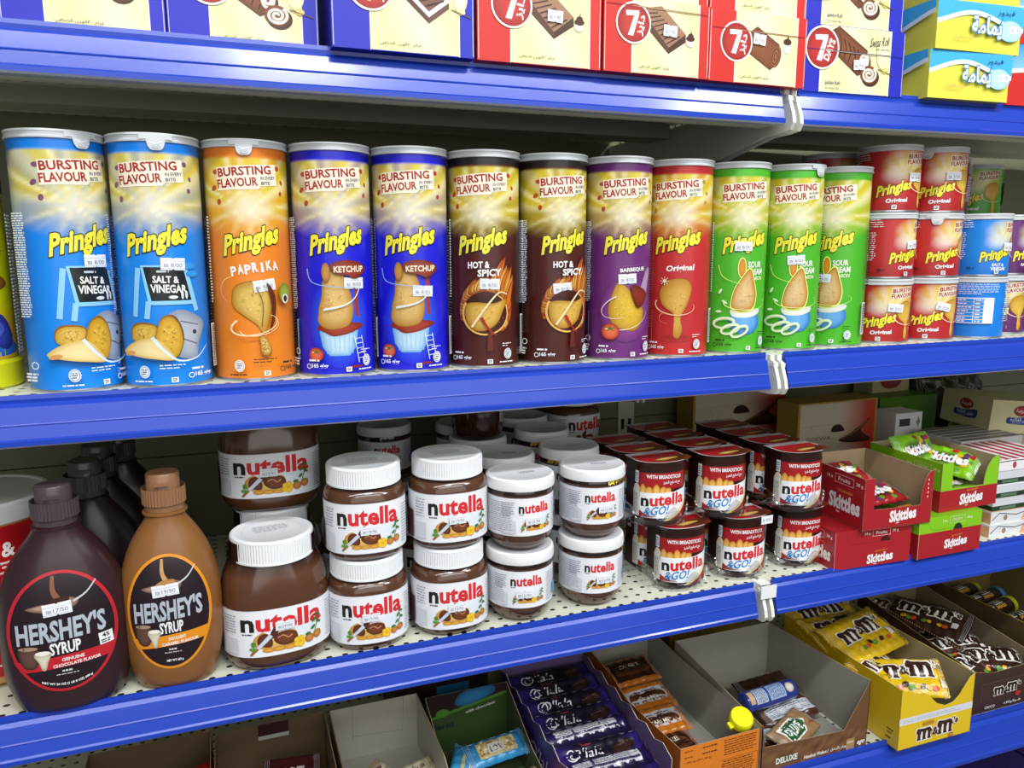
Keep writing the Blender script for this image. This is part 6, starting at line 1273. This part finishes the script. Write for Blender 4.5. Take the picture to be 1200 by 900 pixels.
for i, (x, y, z_, yw, tl, rl, w, h, l) in enumerate(((.868, .026, .052, -28, 26, -6, .086, .056, 'yellow chocolate peanut bag at the front, tucked behind the V cut'), (.850, .060, .050, 20, 12, 8, .090, .056, 'yellow chocolate peanut bag, crumpled, second from the front'), (.862, .108, .075, 12, 22, -4, .112, .070, 'large yellow chocolate peanut bag lying on top of the pile'),
        (.858, .150, .064, 4, 16, 4, .110, .066, 'yellow chocolate peanut bag, red corner showing, third back'), (.864, .192, .068, -2, 20, 0, .112, .066, 'yellow chocolate peanut bag at the back of the yellow carton'), (.866, .080, .022, -6, 4, 0, .110, .066, 'yellow chocolate peanut bag at the bottom of the yellow carton'))):
    bag('candy_bag', l, 'candy bag', (x, y, zd + z_ + .012), w * 1.06, h * 1.08, .010, '#ecc41a', mmbag(), yw, tl, rl, 'yellow chocolate peanut bags', True, seed=80 + i)
def bfront(cv, w, h): mm(cv, w * .5, .030, .95, '#2a1812', '#ece4dc'); cv.ell(w * .68, .019, .006, .0045, '#c8302a', '#7a1818'); cv.text('CHOCO', w * .26, .008, .020, .0042, '#ece4dc', .02); cv.text(ar('شوكولاته'), w * .6, .008, .034, .005, '#ece4dc', .02); cv.line([(w * .12, .018), (w * .12, .046), (w * .85, .046), (w * .85, .018)], .0004, '#7a6a60')
bfp = [(0, 0), (w_, 0), (w_, .098), (w_ * .92, .090), (w_ * .88, .074), (w_ * .78, .062), (w_ * .3, .060), (.004, .066), (0, .066)]
tray_carton('dark brown chocolate candy carton with curved front, beside the yellow one', .9640, -.002, zd, w_, .225, .06, .092, MB_, '#8a7a5e', bay=True, front=bfp, arts={'front': bfront, 'left': lambda cv, d, h: [cv.rect(d - .004 - k * .0045, h - .0035, d - .0025 - k * .0045, h - .001, '#c8b088') for k in range(44)]}, sidetop=[(0, .066), (.225, .092)], edge='#b89a70')
for i, (x, y, z_, yw, tl, w, h, l) in enumerate(((1.010, .040, .046, 14, 16, .084, .050, 'dark brown candy bag with coloured sweets, front of the brown carton'), (1.050, .036, .048, -30, 20, .080, .048, 'dark brown candy bag, crumpled, front right of the brown carton'), (1.020, .080, .052, -8, 14, .100, .056, 'dark brown candy bag with red sweet, second row'), (1.030, .140, .072, -62, 16, .120, .066, 'large dark brown candy bag lying lengthways on top'), (1.008, .185, .064, -64, 12, .110, .062, 'dark brown candy bag with white lettering at the back left'), (1.062, .175, .058, -50, 12, .10, .06, 'dark brown candy bag at the back right of the brown carton'))):
    bag('candy_bag', l, 'candy bag', (x, y, zd + z_), w, h, .008, '#3c231a', mmbag(False), yw, tl, 0, 'dark brown chocolate candy bags', True, seed=90 + i)
tray_carton('yellow edged carton of candy tubes at the right edge of the carton shelf', 1.1080, -.012, zd, .20, .265, .098, .100, YE, '#8a7a4e', bay=True, sidetop=[(0, .098), (.265, .100)], edge='#d8b81c', lcol='#5a4a30', arts={'front': lambda cv, w, h: cv.dashes(.006, .02, .016, .03, 2, '#5a4410')})
def ctube(l, x, y, z_, yw, capc, art=True):
    t = thing('candy_tube', l, 'candy tube', (x, y, zd + z_), RAD(yw), 'candy tubes with coloured caps', True); r = .0145
    mb = MB(); mb.loft([(r, r, -.05, 2, 0, 0, '#2c1a14'), (r, r, .045, 2, 0, 0, '#2c1a14')], 32); cv = Canvas(); cv.at(0, 0, 1, 1, 90); mm(cv, -.004, .002, 1.05, '#2a1812'); cv.text('MINIS', .008, -.0095, .026, .0055, '#e8a82a', .045); cv.rect(-.045, -.010, -.030, .010, '#2a6ab0'); cv.pop(); mb.canvas(cv, cylmap(r), 2 * pi * r / 32)
    R = Matrix.Rotation(RAD(90), 4, 'Y'); mb.move(R @ Matrix.Rotation(RAD(-90), 4, 'Z')); mb.obj('printed_tube', 'plastic', t)
    for z0, z1 in ((-.060, -.048), (.043, .055)): mb = MB(); mb.loft([(r - .002, r - .002, z0, 2, 0, 0, capc), (r + .001, r + .001, z0 + .002, 2, 0, 0, capc), (r + .001, r + .001, z1 - .002, 2, 0, 0, capc), (r - .002, r - .002, z1, 2, 0, 0, capc)], 32); mb.move(R); mb.obj('end_cap', 'plastic', t)
ctube('candy tube with yellow caps, at the back of the yellow edged carton', 1.178, .212, .052, 8, '#a8b81c'); ctube('candy tube with bluish caps, second from the back of the carton', 1.195, .178, .054, 10, '#3a8ac0'); ctube('candy tube with lime caps, middle of the yellow edged carton', 1.180, .142, .054, 12, '#b8c81c'); ctube('candy tube with orange caps, showing the minis lettering', 1.190, .106, .052, 2, '#d8782a'); ctube('dark candy tube lying in front of the orange capped one', 1.200, .066, .046, -4, '#3a2a24')
ctube('candy tube with yellow caps on the bottom layer of the carton', 1.190, .120, .017, 0, '#a8b81c'); ctube('candy tube with brown caps on the bottom layer of the carton', 1.190, .160, .017, 0, '#3a2a24')
# purple boxes on the lowest shelf
zl = LEV['lowest'] + .0003
def pt(cv, w, h):
    cv.rect(0, 0, w, h, '#2e1f66'); cv.text("O'lala", w * .2, h * .72, .07, .03, '#cfc8e0', .0, slant=.3); cv.text('BROWNIE', w * .62, h * .68, .06, .014, '#cfc8e0', .02); cv.text('CHOCOLATE', w * .6, h * .48, .06, .011, '#b8b0cc', .02); cv.blob([(w * .3, h * .2), (w * .4, h * .6), (w * .5, h * .3)], '#4a3a3a')
plainbox('purple cake box on the lowest shelf, under the brown carton', .98, .02, zl, .16, .25, .150, '#241a52', None, 0, None, pt, bay=True, group='purple cake boxes on the lowest shelf'); plainbox('purple cake box on the lowest shelf at the right corner', 1.145, .02, zl, .16, .25, .150, '#241a52', None, 0, None, pt, bay=True, group='purple cake boxes on the lowest shelf'); plainbox('dark purple cake box on the lowest shelf, under the yellow carton', .81, .02, zl, .165, .25, .148, '#1c1440', None, bay=True, group='purple cake boxes on the lowest shelf')
# ------------------------------------------------------------------ turn the round goods' meshes instead of their roots, so bounds stay tight
for root in [o for o in S.objects if o.parent is None and o.get('category') in ('canister', 'jar', 'bottle', 'tub')]:
    Mw = root.matrix_basis.copy(); a = Mw.to_euler('XYZ').z + (RAD(1.3) if (Mw.translation.x > JX) else 0)
    Rz = Matrix.Rotation(a, 4, 'Z'); root.matrix_basis = Mw @ Rz.inverted()
    for ch in list(root.children):
        c = ch.matrix_basis.copy(); loc = Rz @ c.translation
        if root['category'] == 'canister' and ch.name.split('.')[0] in ('lid', 'base_rim'): ch.matrix_basis = Matrix.Translation(loc)
        else:
            me = ch.data.copy(); me.transform(Rz @ Matrix.Rotation(c.to_euler().z, 4, 'Z')); ch.data = me; ch.matrix_basis = Matrix.Translation(loc)
        for g in ch.children: g.matrix_basis = Rz @ g.matrix_basis
# ------------------------------------------------------------------ light
def area(n, loc, sx, sy, e, col, tgt):
    l = bpy.data.lights.new(n, 'AREA'); l.shape = 'RECTANGLE'; l.size = sx; l.size_y = sy; l.energy = e; l.color = col
    o = bpy.data.objects.new(n, l); COL.objects.link(o); o.location = loc; o.rotation_euler = (Vector(tgt) - Vector(loc)).to_track_quat('-Z', 'Y').to_euler(); return o
area('ceiling_tube_or_fill', (.3, -1.35, 1.85), 3.4, .10, 40, (.95, .98, 1), (.3, .1, 0))
area('ceiling_lamp', (.28, -1.49, 1.89), .40, .18, 11, (.97, .99, 1), (.1, .1, 0))
area('ceiling_lamp', (1.75, -1.26, 1.55), .40, .18, 11, (.97, .99, 1), (.6, .1, 0))
area('ceiling_tube_or_fill', (.3, -2.6, 1.9), 3.0, .5, 36, (.95, .98, 1), (.3, .1, 0))  # added soft fill from behind the camera, not a real tube
area('aisle_fill', (.2, -2.2, .5), 3.0, 1.2, 16, (1, .98, .95), (.3, .1, -.1))  # added frontal fill to brighten the lower shelves, no such fixture in the aisle
w = bpy.data.worlds.new('store'); S.world = w; w.use_nodes = True
w.node_tree.nodes['Background'].inputs[0].default_value = (.92, .95, 1, 1); w.node_tree.nodes['Background'].inputs[1].default_value = .2
